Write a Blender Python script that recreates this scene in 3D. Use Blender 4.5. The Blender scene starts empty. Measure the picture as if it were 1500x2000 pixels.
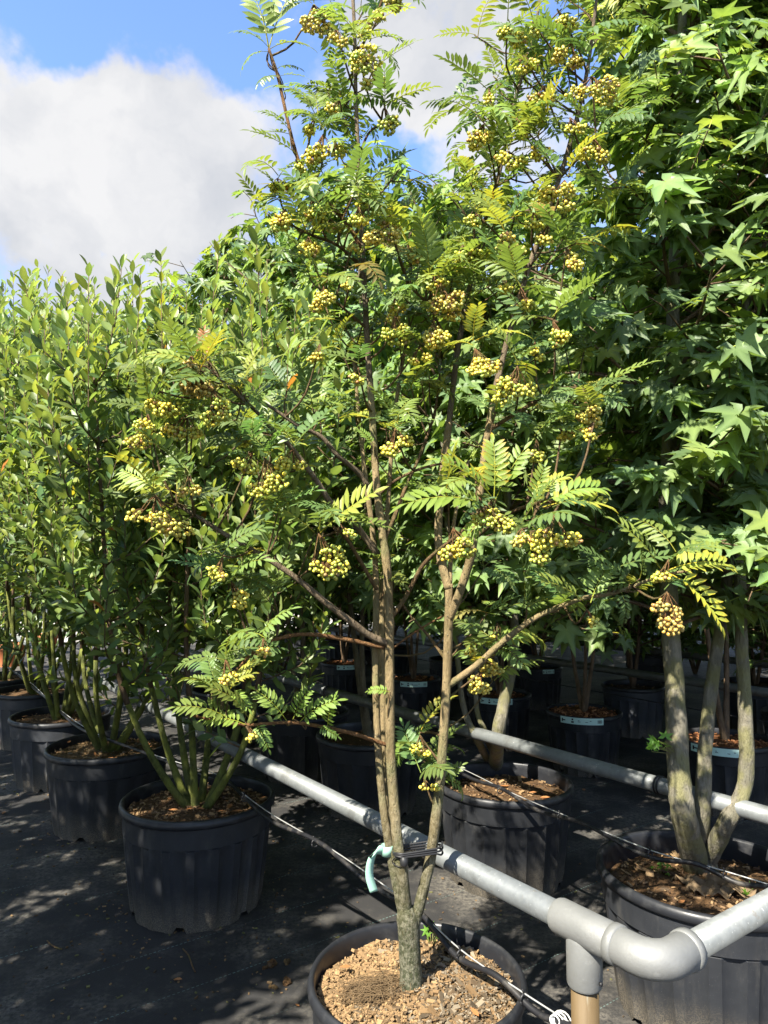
import bpy, math, random
import numpy as np
from mathutils import Vector, Matrix, Quaternion
from mathutils.kdtree import KDTree
random.seed(7); rng = np.random.default_rng(7)
R = math.radians
SC = bpy.context.scene
COL = SC.collection

# ------------------------------------------------------------------ camera
F = 1400.0; H = 1.5; PITCH = math.atan(95 / F)
cp, sp = math.cos(PITCH), math.sin(PITCH)
cd = bpy.data.cameras.new('camera'); cam = bpy.data.objects.new('camera', cd); COL.objects.link(cam)
cam.location = (0, 0, H); cam.rotation_euler = (math.pi / 2 + PITCH, 0, 0)
cd.sensor_width = 36; cd.lens = F * 36 / 2000; cd.clip_start = .02; cd.clip_end = 2000
SC.camera = cam
SC.render.resolution_x = 768; SC.render.resolution_y = 1024

# ------------------------------------------------------------------ light
SUN_AZ, SUN_EL = 38, 48           # azimuth measured from straight behind the camera to its left
sdir = Vector((-math.sin(R(SUN_AZ)) * math.cos(R(SUN_EL)), -math.cos(R(SUN_AZ)) * math.cos(R(SUN_EL)), math.sin(R(SUN_EL))))
sl = bpy.data.lights.new('sun', 'SUN'); sl.energy = 4.5; sl.angle = R(.53); sl.color = (1, .94, .82)
so = bpy.data.objects.new('sun', sl); COL.objects.link(so); so.rotation_euler = sdir.to_track_quat('Z', 'Y').to_euler()
SC.view_settings.view_transform = 'Standard'; SC.view_settings.look = 'None'
SC.view_settings.exposure = 1.87; SC.view_settings.gamma = 1.0
SC.cycles.use_denoising = True
SC.cycles.max_bounces = 9; SC.cycles.transmission_bounces = 6; SC.cycles.diffuse_bounces = 6; SC.cycles.glossy_bounces = 3
SC.cycles.caustics_reflective = False; SC.cycles.caustics_refractive = False

W = bpy.data.worlds.new('World'); SC.world = W; W.use_nodes = True
nt = W.node_tree; N = nt.nodes; L = nt.links; N.clear()
def wn(t, **k):
    n = N.new(t)
    for a, b in k.items(): setattr(n, a, b)
    return n
def wmath(op, a, b=None, c=None, clamp=False):
    n = wn('ShaderNodeMath', operation=op, use_clamp=clamp)
    for i, v in enumerate((a, b, c)):
        if v is None: continue
        if isinstance(v, (int, float)): n.inputs[i].default_value = v
        else: L.new(v, n.inputs[i])
    return n.outputs[0]
tc = wn('ShaderNodeTexCoord'); D = tc.outputs['Generated']
sky = wn('ShaderNodeTexSky', sky_type='NISHITA', sun_disc=False, sun_elevation=R(SUN_EL), sun_rotation=R(180 + SUN_AZ), air_density=1.0, dust_density=.4, ozone_density=2.2)
def pdir(px, py):
    v = Vector(((px - 750) / F, cp - sp * (1000 - py) / F, sp + cp * (1000 - py) / F)); return v.normalized()
wob = wn('ShaderNodeTexNoise'); wob.inputs['Scale'].default_value = 5.5; wob.inputs['Detail'].default_value = 5; wob.inputs['Roughness'].default_value = .6
L.new(D, wob.inputs['Vector'])
wv = wn('ShaderNodeVectorMath', operation='MULTIPLY_ADD'); L.new(wob.outputs['Color'], wv.inputs[0]); wv.inputs[1].default_value = (.22, .22, .22)
wv2 = wn('ShaderNodeVectorMath', operation='ADD'); L.new(D, wv2.inputs[0]); wv2.inputs[1].default_value = (-.11, -.11, -.11)
L.new(wv2.outputs[0], wv.inputs[2])
big = wn('ShaderNodeTexNoise'); big.inputs['Scale'].default_value = 4.2; big.inputs['Detail'].default_value = 10; big.inputs['Roughness'].default_value = .64
L.new(D, big.inputs['Vector'])
dens = wmath('MULTIPLY_ADD', big.outputs['Fac'], 2.5, -1.0)
# the cloud banks and blue gaps the photograph shows
for (px, py, rad, amt) in [(190, 280, 260, .62), (20, 260, 200, .35), (360, 360, 170, .4), (850, 90, 160, .65), (60, 540, 200, .5), (960, 230, 160, .35), (340, 470, 50, .25),
                           (20, -70, 140, -.75), (190, -60, 140, -.8), (360, -25, 125, -.75), (505, 40, 120, -.6), (610, 130, 130, -.4), (800, 290, 75, -.6), (240, 480, 70, -.75), (410, 520, 65, -.6), (760, 190, 50, -.35)]:
    dv = pdir(px, py)
    dp = wn('ShaderNodeVectorMath', operation='DISTANCE'); L.new(wv.outputs[0], dp.inputs[0]); dp.inputs[1].default_value = dv
    fall = wn('ShaderNodeMapRange', interpolation_type='SMOOTHSTEP'); L.new(dp.outputs['Value'], fall.inputs['Value'])
    fall.inputs['From Min'].default_value = 0; fall.inputs['From Max'].default_value = rad / F * 1.25
    fall.inputs['To Min'].default_value = amt; fall.inputs['To Max'].default_value = 0
    dens = wmath('ADD', dens, fall.outputs[0])
cl = wn('ShaderNodeMapRange', interpolation_type='SMOOTHSTEP'); L.new(dens, cl.inputs['Value'])
cl.inputs['From Min'].default_value = -.02; cl.inputs['From Max'].default_value = .62
gr = wn('ShaderNodeTexNoise'); gr.inputs['Scale'].default_value = 5.0; gr.inputs['Detail'].default_value = 6; L.new(wv.outputs[0], gr.inputs['Vector'])
cr = wn('ShaderNodeValToRGB'); L.new(gr.outputs['Fac'], cr.inputs[0])
cr.color_ramp.elements[0].position = .36; cr.color_ramp.elements[0].color = (.185, .192, .207, 1)
cr.color_ramp.elements[1].position = .62; cr.color_ramp.elements[1].color = (.25, .25, .254, 1)
skm = wn('ShaderNodeMix', data_type='RGBA', blend_type='MULTIPLY'); skm.inputs[0].default_value = 1
L.new(sky.outputs[0], skm.inputs[6]); skm.inputs[7].default_value = (.088, .095, .112, 1)
mx = wn('ShaderNodeMix', data_type='RGBA'); L.new(cl.outputs[0], mx.inputs[0]); L.new(skm.outputs[2], mx.inputs[6]); L.new(cr.outputs[0], mx.inputs[7])
bg = wn('ShaderNodeBackground'); bg.inputs['Strength'].default_value = 1.0; L.new(mx.outputs[2], bg.inputs[0])
wo = wn('ShaderNodeOutputWorld'); L.new(bg.outputs[0], wo.inputs[0])

# ------------------------------------------------------------------ placing
def ray(px, py):
    return Vector(((px - 750) / F, cp - sp * (1000 - py) / F, sp + cp * (1000 - py) / F))
def at_y(px, py, Y):
    d = ray(px, py); d = d * (Y / d.y); return Vector((d.x, d.y, H + d.z))
def at_z(px, py, z):
    d = ray(px, py); d = d * ((z - H) / d.z); return Vector((d.x, d.y, z))
TH = math.atan(1011 / F)
U = Vector((-math.sin(TH), math.cos(TH), 0)); V = Vector((math.cos(TH), math.sin(TH), 0))
def uv(u, v, z=0.): return U * u + V * v + Vector((0, 0, z))

# ------------------------------------------------------------------ materials
MATS = {}
class NB:
    def __init__(s, name):
        s.m = bpy.data.materials.new(name); s.m.use_nodes = True; s.t = s.m.node_tree; s.t.nodes.clear(); MATS[name] = s.m
        s.out = s.n('ShaderNodeOutputMaterial'); s.tc = s.n('ShaderNodeTexCoord'); s.P = s.tc.outputs['Object']
    def n(s, t, **k):
        n = s.t.nodes.new(t)
        for a, b in k.items(): setattr(n, a, b)
        return n
    def put(s, sock, v):
        if isinstance(v, (int, float, tuple)):
            if isinstance(v, tuple) and len(v) == 3 and sock.type == 'RGBA': v = v + (1,)
            sock.default_value = v
        else: s.t.links.new(v, sock)
    def noise(s, scale, detail=4, rough=.55, vec=None, out='Fac'):
        n = s.n('ShaderNodeTexNoise'); n.inputs['Scale'].default_value = scale; n.inputs['Detail'].default_value = detail; n.inputs['Roughness'].default_value = rough
        s.put(n.inputs['Vector'], vec if vec is not None else s.P); return n.outputs[out]
    def mapr(s, v, a, b, c=0., d=1., smooth=True):
        n = s.n('ShaderNodeMapRange'); n.interpolation_type = 'SMOOTHSTEP' if smooth else 'LINEAR'
        s.put(n.inputs[0], v)
        for i, x in zip((1, 2, 3, 4), (a, b, c, d)): n.inputs[i].default_value = x
        return n.outputs[0]
    def mix(s, f, a, b, mode='MIX'):
        n = s.n('ShaderNodeMix', data_type='RGBA', blend_type=mode); s.put(n.inputs[0], f); s.put(n.inputs[6], a); s.put(n.inputs[7], b); return n.outputs[2]
    def math(s, op, a, b=0.):
        n = s.n('ShaderNodeMath', operation=op); s.put(n.inputs[0], a); s.put(n.inputs[1], b); return n.outputs[0]
    def scale(s, vec, sc, rot=(0, 0, 0)):
        n = s.n('ShaderNodeMapping'); s.put(n.inputs[0], vec); n.inputs['Scale'].default_value = sc; n.inputs['Rotation'].default_value = rot; return n.outputs[0]
    def bump(s, h, st, dist=.01):
        n = s.n('ShaderNodeBump'); n.inputs['Strength'].default_value = st; n.inputs['Distance'].default_value = dist; s.put(n.inputs['Height'], h); return n.outputs[0]
    def bsdf(s, col, rough=.6, spec=.4, metal=0., normal=None):
        b = s.n('ShaderNodeBsdfPrincipled'); s.put(b.inputs['Base Color'], col); s.put(b.inputs['Roughness'], rough)
        s.put(b.inputs['Specular IOR Level'], spec); s.put(b.inputs['Metallic'], metal)
        if normal is not None: s.put(b.inputs['Normal'], normal)
        return b.outputs[0]
    def end(s, sh): s.t.links.new(sh, s.out.inputs[0]); return s.m

def leaf_mat(name, back=(1.25, 1.25, 1.35), rough=.42, trans=.38, tr_tint=(1.5, 1.4, .7)):
    b = NB(name)
    oi = b.n('ShaderNodeObjectInfo'); at = b.n('ShaderNodeAttribute', attribute_name='tint')
    base = b.mix(1., at.outputs['Color'], oi.outputs['Color'], 'MULTIPLY')
    nz = b.noise(45, 3); base = b.mix(1., base, b.mix(nz, (.82, .85, .8), (1.16, 1.13, 1.12)), 'MULTIPLY')
    geo = b.n('ShaderNodeNewGeometry')
    top = base; under = b.mix(1., base, back, 'MULTIPLY'); under = b.mix(.22, under, (.17, .2, .13))
    col = b.mix(geo.outputs['Backfacing'], top, under)
    nrm = b.bump(b.noise(160, 2), .25, .002)
    p = b.bsdf(col, rough, .45, 0., nrm)
    tr = b.n('ShaderNodeBsdfTranslucent'); b.put(tr.inputs[0], b.mix(1., base, tr_tint, 'MULTIPLY'))
    ms = b.n('ShaderNodeMixShader'); ms.inputs[0].default_value = trans
    b.t.links.new(p, ms.inputs[1]); b.t.links.new(tr.outputs[0], ms.inputs[2])
    return b.end(ms.outputs[0])
leaf_mat('rowan_leaf', rough=.40, trans=.40)
leaf_mat('shrub_leaf', rough=.42, trans=.45)
leaf_mat('gum_leaf', rough=.40, trans=.45, tr_tint=(1.55, 1.45, .7))

def bark_mat(name, c1, c2, c3, sc=1., dots=0., green=None, foot=None):
    b = NB(name)
    st = b.scale(b.P, (1, 1, .25))
    a = b.noise(38 * sc, 6, .65, st); g = b.noise(9 * sc, 4, .6)
    col = b.mix(b.mapr(a, .35, .68), c1, c2); col = b.mix(b.mapr(g, .45, .72), col, c3)
    if green is not None: col = b.mix(b.mapr(b.noise(14, 4), .42, .62, 0, .75), col, green)
    h = b.noise(110 * sc, 5, .7, st)
    if foot is not None:
        sx = b.n('ShaderNodeSeparateXYZ'); b.put(sx.inputs[0], b.P)
        zz = b.math('ADD', sx.outputs['Z'], b.math('MULTIPLY', b.noise(12, 4), .14))
        col = b.mix(b.mapr(zz, .50, 1.25, 1., 0.), col, b.mix(b.mapr(b.noise(75, 6, .75), .42, .60), foot[0], foot[1]))
    if dots:
        vo = b.n('ShaderNodeTexVoronoi'); b.put(vo.inputs['Vector'], b.scale(b.P, (1, 1, .45))); vo.inputs['Scale'].default_value = dots
        m = b.mapr(vo.outputs['Distance'], .07, .17, 1., 0.)
        col = b.mix(b.math('MULTIPLY', m, b.mapr(b.noise(40, 2), .42, .6)), col, (.34, .30, .20)); h = b.math('ADD', h, m)
    h = b.math('ADD', h, b.math('MULTIPLY', b.noise(48 * sc, 6, .75, st), 1.6))
    col = b.mix(b.mapr(b.noise(190 * sc, 3, .6, st), .58, .70, 0, .55), col, tuple(q * .45 for q in c1))
    return b.end(b.bsdf(col, .78, .25, 0., b.bump(h, 1., .008)))
bark_mat('rowan_bark', (.19, .14, .068), (.31, .23, .12), (.19, .18, .08), 1., 120., None, ((.045, .052, .026), (.165, .16, .112)))
bark_mat('rowan_dark_bark', (.11, .08, .05), (.20, .15, .095), (.14, .11, .07), 1., 80.)
bark_mat('rowan_base_bark', (.065, .066, .042), (.15, .14, .095), (.095, .10, .04), 1.4, 70.)
bark_mat('gum_bark', (.10, .082, .05), (.20, .165, .105), (.145, .125, .075), 1.1, 0, )
bark_mat('gum_lichen_bark', (.13, .118, .085), (.26, .235, .18), (.17, .16, .115), 1.2, 0, (.19, .18, .075))
bark_mat('shrub_bark', (.06, .072, .018), (.14, .15, .04), (.085, .10, .028), 1., 0, (.18, .20, .035))
bark_mat('brown_bark', (.09, .06, .035), (.19, .125, .075), (.13, .09, .05), 1., 0)
bark_mat('twig', (.10, .06, .03), (.20, .13, .06), (.13, .11, .04), 2.)
bark_mat('orange_twig', (.15, .07, .026), (.23, .125, .05), (.18, .09, .035), 2., 150.)
bark_mat('red_stalk', (.19, .085, .035), (.26, .15, .06), (.2, .17, .05), 3.)
bark_mat('green_twig', (.22, .24, .07), (.3, .3, .1), (.2, .16, .07), 2.)

def pot_mat(name, dust=.5, tone=1.):
    b = NB(name)
    st = b.scale(b.P, (1, 1, .3))
    sx = b.n('ShaderNodeSeparateXYZ'); b.put(sx.inputs[0], b.P)
    base = b.mix(b.noise(7, 5, .6, st), (.010 * tone, .011 * tone, .013 * tone), (.019 * tone, .0205 * tone, .024 * tone))
    low = b.mapr(b.math('ADD', sx.outputs['Z'], b.math('MULTIPLY', b.noise(6, 5, .65), -.17)), -.09, .10, 1., 0.)
    sp_ = b.mapr(b.noise(260, 2, .5), .42, .62)
    d = b.math('MULTIPLY', b.math('MULTIPLY', low, b.math('ADD', b.math('MULTIPLY', sp_, .75), .3)), dust)
    col = b.mix(d, base, (.15, .128, .095))
    smear = b.math('MULTIPLY', b.mapr(b.noise(13, 6, .7, st), .50, .74), .5)
    col = b.mix(smear, col, (.075, .072, .066))
    spl = b.mapr(b.noise(420, 1), .72, .80, 0, .45); col = b.mix(spl, col, (.25, .24, .22))
    ro = b.mapr(b.noise(18, 4), .3, .7, .42, .62)
    return b.end(b.bsdf(col, ro, .38, 0., b.bump(b.noise(300, 3), .15, .001)))
pot_mat('black_plastic', .75); pot_mat('dusty_plastic', .95, 1.4); pot_mat('grey_plastic', 1., 2.4)
b = NB('rim_plastic'); b.end(b.bsdf(b.mix(b.mapr(b.noise(20, 5), .5, .75, 0, .5), (.015, .016, .019), (.06, .059, .057)), b.mapr(b.noise(30, 4), .3, .7, .36, .52), .42, 0., b.bump(b.noise(200, 3), .12, .001)))
def soil_mat(name, a, c, d):
    b = NB(name); col = b.mix(b.mapr(b.noise(90, 5, .7), .35, .65), a, c); col = b.mix(b.mapr(b.noise(25, 4), .52, .7), col, d)
    return b.end(b.bsdf(col, .92, .12, 0., b.bump(b.noise(120, 5, .75), .9, .012)))
soil_mat('soil_chips', (.06, .04, .02), (.17, .11, .05), (.10, .08, .05))
soil_mat('soil_brown', (.045, .028, .015), (.15, .085, .04), (.10, .07, .045))
soil_mat('soil_red', (.06, .025, .012), (.20, .085, .035), (.11, .05, .02))
def chip_mat(name, cols):
    b = NB(name); at = b.n('ShaderNodeAttribute', attribute_name='tint'); nz = b.noise(150, 3)
    return b.end(b.bsdf(b.mix(1., at.outputs['Color'], b.mix(nz, (.7, .7, .7), (1.25, 1.2, 1.15)), 'MULTIPLY'), .85, .2))
chip_mat('chips', 0)
b = NB('fibre'); b.end(b.bsdf(b.mix(b.noise(40, 3), (.10, .066, .034), (.20, .14, .08)), .9, .1))
b = NB('hessian'); 
wv_ = b.n('ShaderNodeTexWave'); wv_.inputs['Scale'].default_value = 160; b.put(wv_.inputs['Vector'], b.P)
b.end(b.bsdf(b.mix(b.noise(30, 4), (.13, .088, .05), (.24, .175, .105)), .9, .1, 0., b.bump(wv_.outputs['Fac'], .4, .003)))

b = NB('galvanised')
sp_ = b.n('ShaderNodeTexVoronoi'); sp_.inputs['Scale'].default_value = 60; b.put(sp_.inputs['Vector'], b.scale(b.P, (1, 1, 1)))
c = b.mix(b.noise(16, 6, .65), (.085, .095, .098), (.205, .217, .215)); c = b.mix(b.math('MULTIPLY', sp_.outputs['Distance'], .35), c, (.24, .25, .247))
c = b.mix(b.mapr(b.noise(70, 3), .66, .74, 0, .5), c, (.33, .33, .32)); c = b.mix(b.mapr(b.noise(6, 7, .75), .50, .68, 0, .6), c, (.085, .085, .075)); c = b.mix(b.mapr(b.noise(130, 2), .68, .75, 0, .7), c, (.40, .40, .39)); c = b.mix(b.mapr(b.noise(30, 5, .7), .62, .72, 0, .5), c, (.13, .105, .075))
b.end(b.bsdf(c, b.mapr(b.noise(25, 4), .3, .7, .42, .62), .5, .25, b.bump(b.noise(90, 4), .18, .002)))
b = NB('cast_zinc'); c = b.mix(b.noise(14, 6, .65), (.12, .123, .12), (.235, .238, .23)); c = b.mix(b.mapr(b.noise(45, 4), .6, .75, 0, .4), c, (.30, .30, .29))
b.end(b.bsdf(c, .58, .45, .25, b.bump(b.noise(150, 4), .25, .002)))
b = NB('rusty_post'); st = b.scale(b.P, (1, 1, .12)); c = b.mix(b.noise(30, 6, .7, st), (.075, .048, .02), (.145, .10, .048)); c = b.mix(b.mapr(b.noise(50, 4, .6, st), .55, .7), c, (.165, .145, .10))
b.end(b.bsdf(c, .65, .35, .1, b.bump(b.noise(80, 4, .6, st), .3, .003)))
b = NB('black_rubber'); b.end(b.bsdf(b.mix(b.noise(30, 4), (.010, .010, .011), (.028, .028, .03)), .5, .4))
b = NB('black_hose'); b.end(b.bsdf(b.mix(b.mapr(b.noise(20, 5), .5, .75, 0, .6), (.012, .012, .014), (.10, .09, .075)), .42, .45))
b = NB('wire'); b.end(b.bsdf(b.mix(b.noise(30, 4), (.45, .45, .44), (.62, .62, .6)), .38, .5, .6))
b = NB('white_string'); b.end(b.bsdf(b.mix(b.noise(120, 4), (.5, .5, .48), (.7, .7, .67)), .8, .2))
b = NB('mint_paper'); b.end(b.bsdf(b.mix(b.noise(20, 4), (.25, .45, .36), (.31, .52, .42)), .5, .4))
b = NB('label_paper'); b.end(b.bsdf(b.mix(b.noise(20, 4), (.42, .62, .55), (.52, .71, .63)), .45, .4))
b = NB('print_ink'); b.end(b.bsdf(b.mix(b.noise(20, 4), (.012, .012, .012), (.03, .03, .03)), .5, .3))
b = NB('berry'); at = b.n('ShaderNodeAttribute', attribute_name='tint'); oi = b.n('ShaderNodeObjectInfo')
c = b.mix(1., at.outputs['Color'], oi.outputs['Color'], 'MULTIPLY'); c = b.mix(1., c, b.mix(b.noise(60, 3), (.85, .85, .8), (1.1, 1.08, 1.1)), 'MULTIPLY')
pb = b.n('ShaderNodeBsdfPrincipled'); b.put(pb.inputs['Base Color'], c); pb.inputs['Roughness'].default_value = .32; pb.inputs['Specular IOR Level'].default_value = .45
pb.inputs['Subsurface Weight'].default_value = .0; pb.inputs['Subsurface Radius'].default_value = (.006, .005, .001); pb.inputs['Subsurface Scale'].default_value = .6
b.end(pb.outputs[0])
b = NB('fallen_leaf'); b.end(b.bsdf(b.mix(b.noise(40, 4), (.24, .085, .025), (.38, .19, .075)), .6, .3))
b = NB('terracotta'); b.end(b.bsdf(b.mix(b.noise(20, 4), (.40, .13, .05), (.5, .18, .08)), .8, .2))
b = NB('concrete'); c = b.mix(b.noise(3, 6, .65), (.36, .34, .30), (.5, .47, .42)); b.end(b.bsdf(c, .9, .2, 0., b.bump(b.noise(60, 4), .3, .01)))
b = NB('yellow_paint'); b.end(b.bsdf(b.mix(b.mapr(b.noise(12, 5), .55, .7), (.6, .42, .04), (.42, .36, .2)), .7, .3))

# ground fabric: black woven polypropylene with stitched marker lines, dust and trodden sand
b = NB('ground_fabric')
rot = b.n('ShaderNodeVectorRotate'); rot.rotation_type = 'Z_AXIS'; b.put(rot.inputs['Vector'], b.P); rot.inputs['Angle'].default_value = -TH
sx = b.n('ShaderNodeSeparateXYZ'); b.put(sx.inputs[0], rot.outputs[0])          # X along V, Y along U
wx = b.n('ShaderNodeTexWave', wave_type='BANDS', bands_direction='X'); wx.inputs['Scale'].default_value = 85; b.put(wx.inputs['Vector'], rot.outputs[0])
wy = b.n('ShaderNodeTexWave', wave_type='BANDS', bands_direction='Y'); wy.inputs['Scale'].default_value = 60; b.put(wy.inputs['Vector'], rot.outputs[0])
weave = b.math('MULTIPLY', wx.outputs['Fac'], wy.outputs['Fac'])
base = b.mix(weave, (.021, .0205, .0205), (.041, .040, .040))
dust = b.mapr(b.noise(1.7, 7, .68), .43, .66, 0., .9); base = b.mix(b.math('MULTIPLY', dust, b.mapr(b.noise(55, 4, .7), .32, .66)), base, (.165, .15, .125))
base = b.mix(b.mapr(b.noise(6, 6, .7), .52, .74, 0, .40), base, (.105, .095, .08))
specks = b.mapr(b.noise(75, 2, .5), .69, .74, 0, .5); base = b.mix(specks, base, (.13, .10, .065))
ph = b.math('FRACT', b.math('DIVIDE', b.math('ADD', sx.outputs['Y'], .0645), .305))
line = b.math('LESS_THAN', b.math('ABSOLUTE', b.math('SUBTRACT', ph, .5)), .0055)
dash = b.mapr(b.math('FRACT', b.math('MULTIPLY', sx.outputs['X'], 58.)), .40, .5)
lm = b.math('MULTIPLY', b.math('MULTIPLY', line, dash), b.mapr(b.noise(3, 4), .40, .60, .12, .7))
base = b.mix(lm, base, (.17, .28, .255))
b.end(b.bsdf(base, .78, .3, 0., b.bump(b.math('ADD', weave, b.math('MULTIPLY', b.noise(5, 5), 3.)), .35, .004)))

# ------------------------------------------------------------------ mesh helpers
def frames(pts):
    out = []; t0 = (pts[1] - pts[0]).normalized(); a = t0.orthogonal().normalized()
    for i in range(len(pts)):
        t = (pts[min(i + 1, len(pts) - 1)] - pts[max(i - 1, 0)])
        t = t.normalized() if t.length > 1e-9 else t0
        a = (a - t * a.dot(t)); a = a.normalized() if a.length > 1e-6 else t.orthogonal().normalized()
        out.append((t, a, t.cross(a))); t0 = t
    return out
def smooth_path(pts, n=4):
    P = [Vector(p) for p in pts]
    if len(P) < 3: return P
    out = []
    for i in range(len(P) - 1):
        p0 = P[max(i - 1, 0)]; p1 = P[i]; p2 = P[i + 1]; p3 = P[min(i + 2, len(P) - 1)]
        for k in range(n):
            t = k / n
            out.append(.5 * (2 * p1 + (p2 - p0) * t + (2 * p0 - 5 * p1 + 4 * p2 - p3) * t * t + (3 * p1 - p0 - 3 * p2 + p3) * t ** 3))
    out.append(P[-1]); return out
class MB:
    def __init__(s): s.v = []; s.f = []; s.mi = []; s.t = []; s.cm = 0; s.tint = (1, 1, 1)
    def _add(s, vs, fs):
        o = len(s.v); s.v += [tuple(p) for p in vs]; s.t += [s.tint] * len(vs)
        s.f += [tuple(i + o for i in f) for f in fs]; s.mi += [s.cm] * len(fs)
    def tube(s, pts, rad, n=6, cap=True, lump=0.):
        pts = [Vector(p) for p in pts]; fr = frames(pts); vs = []; fs = []
        if isinstance(rad, (int, float)): rad = [rad] * len(pts)
        for i, (p, (t, a, c)) in enumerate(zip(pts, fr)):
            for k in range(n):
                th = 2 * math.pi * k / n; r = rad[i] * (1 + (random.uniform(-lump, lump) if lump else 0))
                vs.append(p + (a * math.cos(th) + c * math.sin(th)) * r)
        for i in range(len(pts) - 1):
            for k in range(n):
                fs.append((i * n + k, i * n + (k + 1) % n, (i + 1) * n + (k + 1) % n, (i + 1) * n + k))
        if cap: fs.append(tuple(range(n - 1, -1, -1))); fs.append(tuple((len(pts) - 1) * n + k for k in range(n)))
        s._add(vs, fs)
    def box(s, c, size, M=None):
        x, y, z = [q / 2 for q in size]; c = Vector(c)
        vs = [Vector((a * x, b_ * y, d * z)) for a in (-1, 1) for b_ in (-1, 1) for d in (-1, 1)]
        if M is not None: vs = [M @ q for q in vs]
        s._add([c + q for q in vs], [(0, 1, 3, 2), (4, 6, 7, 5), (0, 4, 5, 1), (2, 3, 7, 6), (0, 2, 6, 4), (1, 5, 7, 3)])
    def lathe(s, prof, n=48, c=(0, 0, 0), fn=None):
        vs = []; fs = []
        for i, (r, z) in enumerate(prof):
            for k in range(n):
                th = 2 * math.pi * k / n; rr, zz = (r, z) if fn is None else fn(i, r, z, th)
                vs.append((c[0] + rr * math.cos(th), c[1] + rr * math.sin(th), c[2] + zz))
        for i in range(len(prof) - 1):
            for k in range(n): fs.append((i * n + k, i * n + (k + 1) % n, (i + 1) * n + (k + 1) % n, (i + 1) * n + k))
        s._add(vs, fs)
    def build(s, name, mats, parent=None, smooth=True, kind=None, tint=False):
        me = bpy.data.meshes.new(name); me.from_pydata(s.v, [], s.f)
        for m in (mats if isinstance(mats, (list, tuple)) else [mats]): me.materials.append(MATS[m])
        me.polygons.foreach_set('material_index', s.mi); me.polygons.foreach_set('use_smooth', [smooth] * len(s.f))
        if tint:
            a = me.attributes.new('tint', 'FLOAT_COLOR', 'POINT'); a.data.foreach_set('color', [q for t in s.t for q in (*t, 1.)])
        me.update(); return link(name, me, parent, kind)
def link(name, me, parent=None, kind=None):
    o = bpy.data.objects.new(name, me); COL.objects.link(o)
    if parent is not None:
        o.parent = parent; o.matrix_parent_inverse = Matrix.Translation(-Vector(parent.location))
    if kind: o['kind'] = kind
    return o
def thing(name, loc, label, cat, group=None):
    o = bpy.data.objects.new(name, None); COL.objects.link(o); o.location = loc; o.empty_display_size = .1
    return tag(o, label, cat, group)
def tag(o, label, cat, group=None):
    o['label'] = label; o['category'] = cat
    if group: o['group'] = group
    return o
def arr_mesh(name, verts, tris, tint, mat):
    me = bpy.data.meshes.new(name); nv, nf = len(verts), len(tris)
    me.vertices.add(nv); me.vertices.foreach_set('co', np.ascontiguousarray(verts, np.float32).ravel())
    me.loops.add(nf * 3); me.loops.foreach_set('vertex_index', np.ascontiguousarray(tris, np.int32).ravel())
    me.polygons.add(nf); me.polygons.foreach_set('loop_start', np.arange(0, nf * 3, 3, dtype=np.int32))
    me.polygons.foreach_set('use_smooth', np.ones(nf, bool))
    me.materials.append(MATS[mat]); me.update(calc_edges=True)
    a = me.attributes.new('tint', 'FLOAT_COLOR', 'POINT')
    a.data.foreach_set('color', np.concatenate([tint, np.ones((nv, 1))], 1).astype(np.float32).ravel())
    return me

# ------------------------------------------------------------------ ground
def sheet(name, pts, z, mat):
    me = bpy.data.meshes.new(name); me.from_pydata([(p[0], p[1], z) for p in pts], [], [tuple(range(len(pts)))]); me.materials.append(MATS[mat]); me.update()
    o = link(name, me); o['kind'] = 'structure'; return o
sheet('ground', [(-300, -300), (300, -300), (300, 300), (-300, 300)], 0, 'ground_fabric')
sheet('path', [uv(14.2, -40), uv(14.2, 60), uv(19.5, 60), uv(19.5, -40)], .008, 'concrete')
tag(sheet('yellow_line', [uv(17.0, -40), uv(17.0, 60), uv(17.12, 60), uv(17.12, -40)], .012, 'yellow_paint'), 'yellow painted line along the pale concrete path', 'line')

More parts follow.
